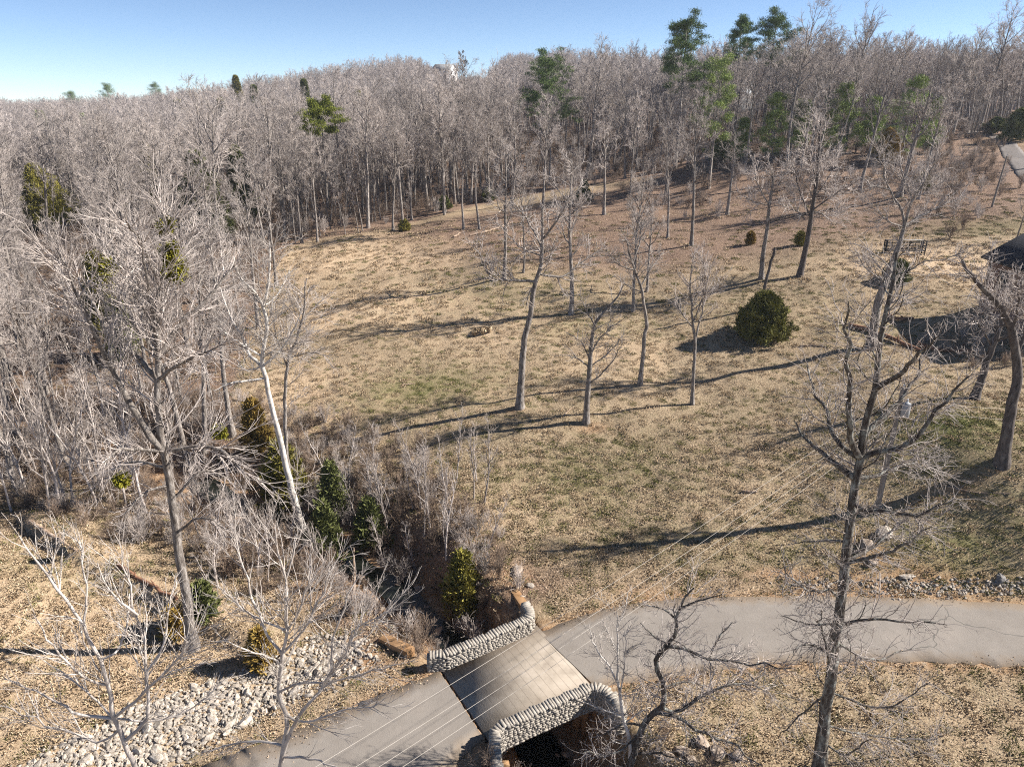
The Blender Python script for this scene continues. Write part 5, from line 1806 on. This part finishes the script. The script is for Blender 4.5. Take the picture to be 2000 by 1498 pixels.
# far buildings
fh = thing('white_house', 'small white house with a grey roof on the far wooded ridge', 'house', (hp[0], hp[1], G(hp[0], hp[1])), None, (0, 0, -.55))
fz0 = PY(868, 128, hp[1])[2] - G(hp[0], hp[1]) + .3
mb = MB()
wx, wy, we, wr = 11, 7, fz0 - 2.6, fz0
mb.add([(-wx / 2, -wy / 2, -2), (wx / 2, -wy / 2, -2), (wx / 2, wy / 2, -2), (-wx / 2, wy / 2, -2), (-wx / 2, -wy / 2, we), (wx / 2, -wy / 2, we), (wx / 2, wy / 2, we), (-wx / 2, wy / 2, we),
        (wx / 2, 0, wr), (-wx / 2, 0, wr)], [(0, 1, 5, 4), (2, 3, 7, 6), (1, 2, 6, 5), (3, 0, 4, 7)], [(5, 6, 8), (7, 4, 9)])
mb.build('wall', M['white'], fh)
for s in (-1, 1):
    mb = MB()
    q = [(-wx / 2 - .3, s * (wy / 2 + .4), we - .25), (wx / 2 + .3, s * (wy / 2 + .4), we - .25), (wx / 2 + .3, 0, wr + .06), (-wx / 2 - .3, 0, wr + .06)]
    f = [(0, 1, 2, 3), (7, 6, 5, 4), (0, 4, 5, 1), (1, 5, 6, 2), (2, 6, 7, 3), (3, 7, 4, 0)]
    mb.add(q + [(a, b_, c_ + .2) for a, b_, c_ in q], f)
    mb.build('roof', M['roof_grey'], fh)
for yy in (-1.6, 1.6):
    g_ = MB()
    g_.box((wx / 2 + .02, yy, we - 1.3), (.08, .9, 1.3))
    g_.build('window', M['glass'], fh)
bp2 = PY(1438, 188, 205)
bp2[2] = G(bp2[0], bp2[1])
bh = max(3.5, hgt(bp2, 160))
br_ = thing('metal_barn', 'pale roofed building glimpsed through trees behind the tall two-tone pine', 'building', bp2, None, (0, 0, .1))
mb = MB()
mb.box((0, 0, bh * .35 - .5), (8, 6, bh * .7 + 1))
mb.build('wall', M['roof_grey'], br_)
for s in (-1, 1):
    mb = MB()
    q = [(-4.3, s * 3.4, bh * .68), (4.3, s * 3.4, bh * .68), (4.3, 0, bh), (-4.3, 0, bh)]
    mb.add(q + [(a, b_, c_ + .15) for a, b_, c_ in q], [(0, 1, 2, 3), (7, 6, 5, 4), (0, 4, 5, 1), (1, 5, 6, 2), (2, 6, 7, 3), (3, 7, 4, 0)])
    mb.build('roof', M['roof_pale'], br_)
THICK = 1.0
# lone tree on the ridge beside the white house
lp_ = PY(905, 152, 385)
lp_[2] = G(lp_[0], lp_[1])
tree_thing('bare_tree', 'lone dark round crowned tree on the ridge skyline beside the white house', lp_, skin('ridge_tree_trunk', (q := tree_sets(13, .25, .3, 18, 48, .34, .1, .12, 120, 500, 700, .045))[0], M['bark_dark']),
           skin('ridge_tree_crown', q[1], M['twig_dark'], False), None, 0, max(.6, hgt(lp_, 103) / 13))


# ------------------------------------------------------------------ grass and fallen leaves
def tuft(name, n, h, sp, mat, lean=.5, wd=.012, pts=3):
    a = rng.uniform(0, 6.28, n)
    r = np.sqrt(rng.random(n)) * sp
    b0 = np.stack([r * np.cos(a), r * np.sin(a), np.full(n, -.02)], 1)
    d = rng.uniform(0, 6.28, n)
    ln = h * rng.uniform(.5, 1.2, n)
    le = rng.uniform(.1, 1, n) * lean
    mid = b0 + np.stack([np.cos(d) * le * ln * .4, np.sin(d) * le * ln * .4, ln * .6], 1)
    tip = b0 + np.stack([np.cos(d) * le * ln * 1.1, np.sin(d) * le * ln * 1.1, ln * .85 * (1 - .4 * le)], 1)
    s = np.stack([-np.sin(d), np.cos(d), np.zeros(n)], 1) * wd
    v_ = np.stack([b0 - s, b0 + s, mid + s * .8, tip, mid - s * .8], 1).reshape(-1, 3)
    return v_, np.arange(n * 5).reshape(n, 5)


def leafpatch(n, sp, size):
    c_ = np.stack([rng.normal(0, sp, n), rng.normal(0, sp, n), rng.uniform(.01, .07, n)], 1)
    nn = nrm(np.stack([rng.normal(0, .45, n), rng.normal(0, .45, n), np.ones(n)], 1))
    t = nrm(np.cross(nn, rng.normal(size=(n, 3))))
    b_ = np.cross(nn, t)
    L = size * rng.uniform(.6, 1.3, n)[:, None]
    v_ = np.stack([c_ - t * L, c_ - b_ * L * .55, c_ + t * L + nn * L * .3, c_ + b_ * L * .55], 1).reshape(-1, 3)
    return v_, np.arange(n * 4).reshape(n, 4)


TU = []
for k in range(3):
    TU.append(mesh_np('dry_tuft', *tuft('t', 60, .15, .34, None, .9), M['blade_tan']))
for k in range(3):
    TU.append(mesh_np('green_tuft', *tuft('t', 70, .11, .34, None, .8), M['blade_green']))
for k in range(3):
    TU.append(mesh_np('leaf_patch', *leafpatch(40, .3, .036), M['leaf']))
TU.append(mesh_np('tall_tuft', *tuft('t', 50, .7, .16, None, .5, .012), M['blade_tan']))
px_, py_ = [], []
for x0, x1, y0, y1, sp in ((-34, 46, 15, 46, .42), (-45, 48, 46, 70, .58), (-60, 70, 70, 112, .95)):
    a_, b_ = jgrid(x0, x1, y0, y1, sp)
    px_.append(a_)
    py_.append(b_)
px_, py_ = map(np.concatenate, (px_, py_))
pz_ = H(px_, py_)
u_, v_ = proj(px_, py_, pz_)
ok = (u_ > -60) & (u_ < 2060) & (v_ < 1540) & (seg_dist(px_, py_, road_mid) > 2.3 + rng.normal(0, .16, len(px_))) & (seg_dist(px_, py_, creek) > 1.5)
s_ = np.abs((px_ - DC[0]) * DA[0] + (py_ - DC[1]) * DA[1])
t_ = np.abs((px_ - DC[0]) * DB[0] + (py_ - DC[1]) * DB[1])
ok &= ~((s_ < 3.6) & (t_ < 5.0)) & ~in_poly(u_, v_, rip)
ok &= ~((px_ > hx0 - .3) & (px_ < hx1) & (py_ > hy0) & (py_ < hy1))
px_, py_, pz_ = px_[ok], py_[ok], pz_[ok]
tn = np.clip(.3 + blobs(TAN, px_, py_), 0, 1.2)
gr = np.clip(.18 + blobs(GREEN, px_, py_), 0, 1.2)
li = np.clip(.55 + blobs(LIT, px_, py_) + in_poly(u_[ok], v_[ok], wood_poly) * 1.0, 0, 2)
tot = tn + gr + li
r_ = rng.random(len(px_)) * tot
idx = np.where(r_ < tn, rng.integers(0, 3, len(px_)), np.where(r_ < tn + gr, rng.integers(3, 6, len(px_)), rng.integers(6, 9, len(px_))))
scl = rng.uniform(.7, 1.3, len(px_)) * np.where(py_ > 70, 1.5, 1.0)
cl_ = PG(945, 650)
tallk = np.hypot((px_ - cl_[0]) / 1.3, (py_ - cl_[1]) / .8) < 1
idx = np.where(tallk, 9, idx)
scatter('grass_and_leaves', np.stack([px_, py_, pz_], 1), rng.uniform(0, 6.28, len(px_)), scl, idx, TU)

# ------------------------------------------------------------------ thin winter haze over the valley
m = bpy.data.materials.new('haze')
m.use_nodes = True
nt = m.node_tree
nt.nodes.clear()
vo = nt.nodes.new('ShaderNodeVolumePrincipled')
vo.inputs['Color'].default_value = (.80, .87, 1.0, 1)
vo.inputs['Density'].default_value = .00016
vo.inputs['Anisotropy'].default_value = .2
ou = nt.nodes.new('ShaderNodeOutputMaterial')
nt.links.new(vo.outputs[0], ou.inputs['Volume'])
mb = MB()
mb.box((0, 300, 28), (1900, 1300, 66))
tag(mb.build('haze', m), kind='stuff')
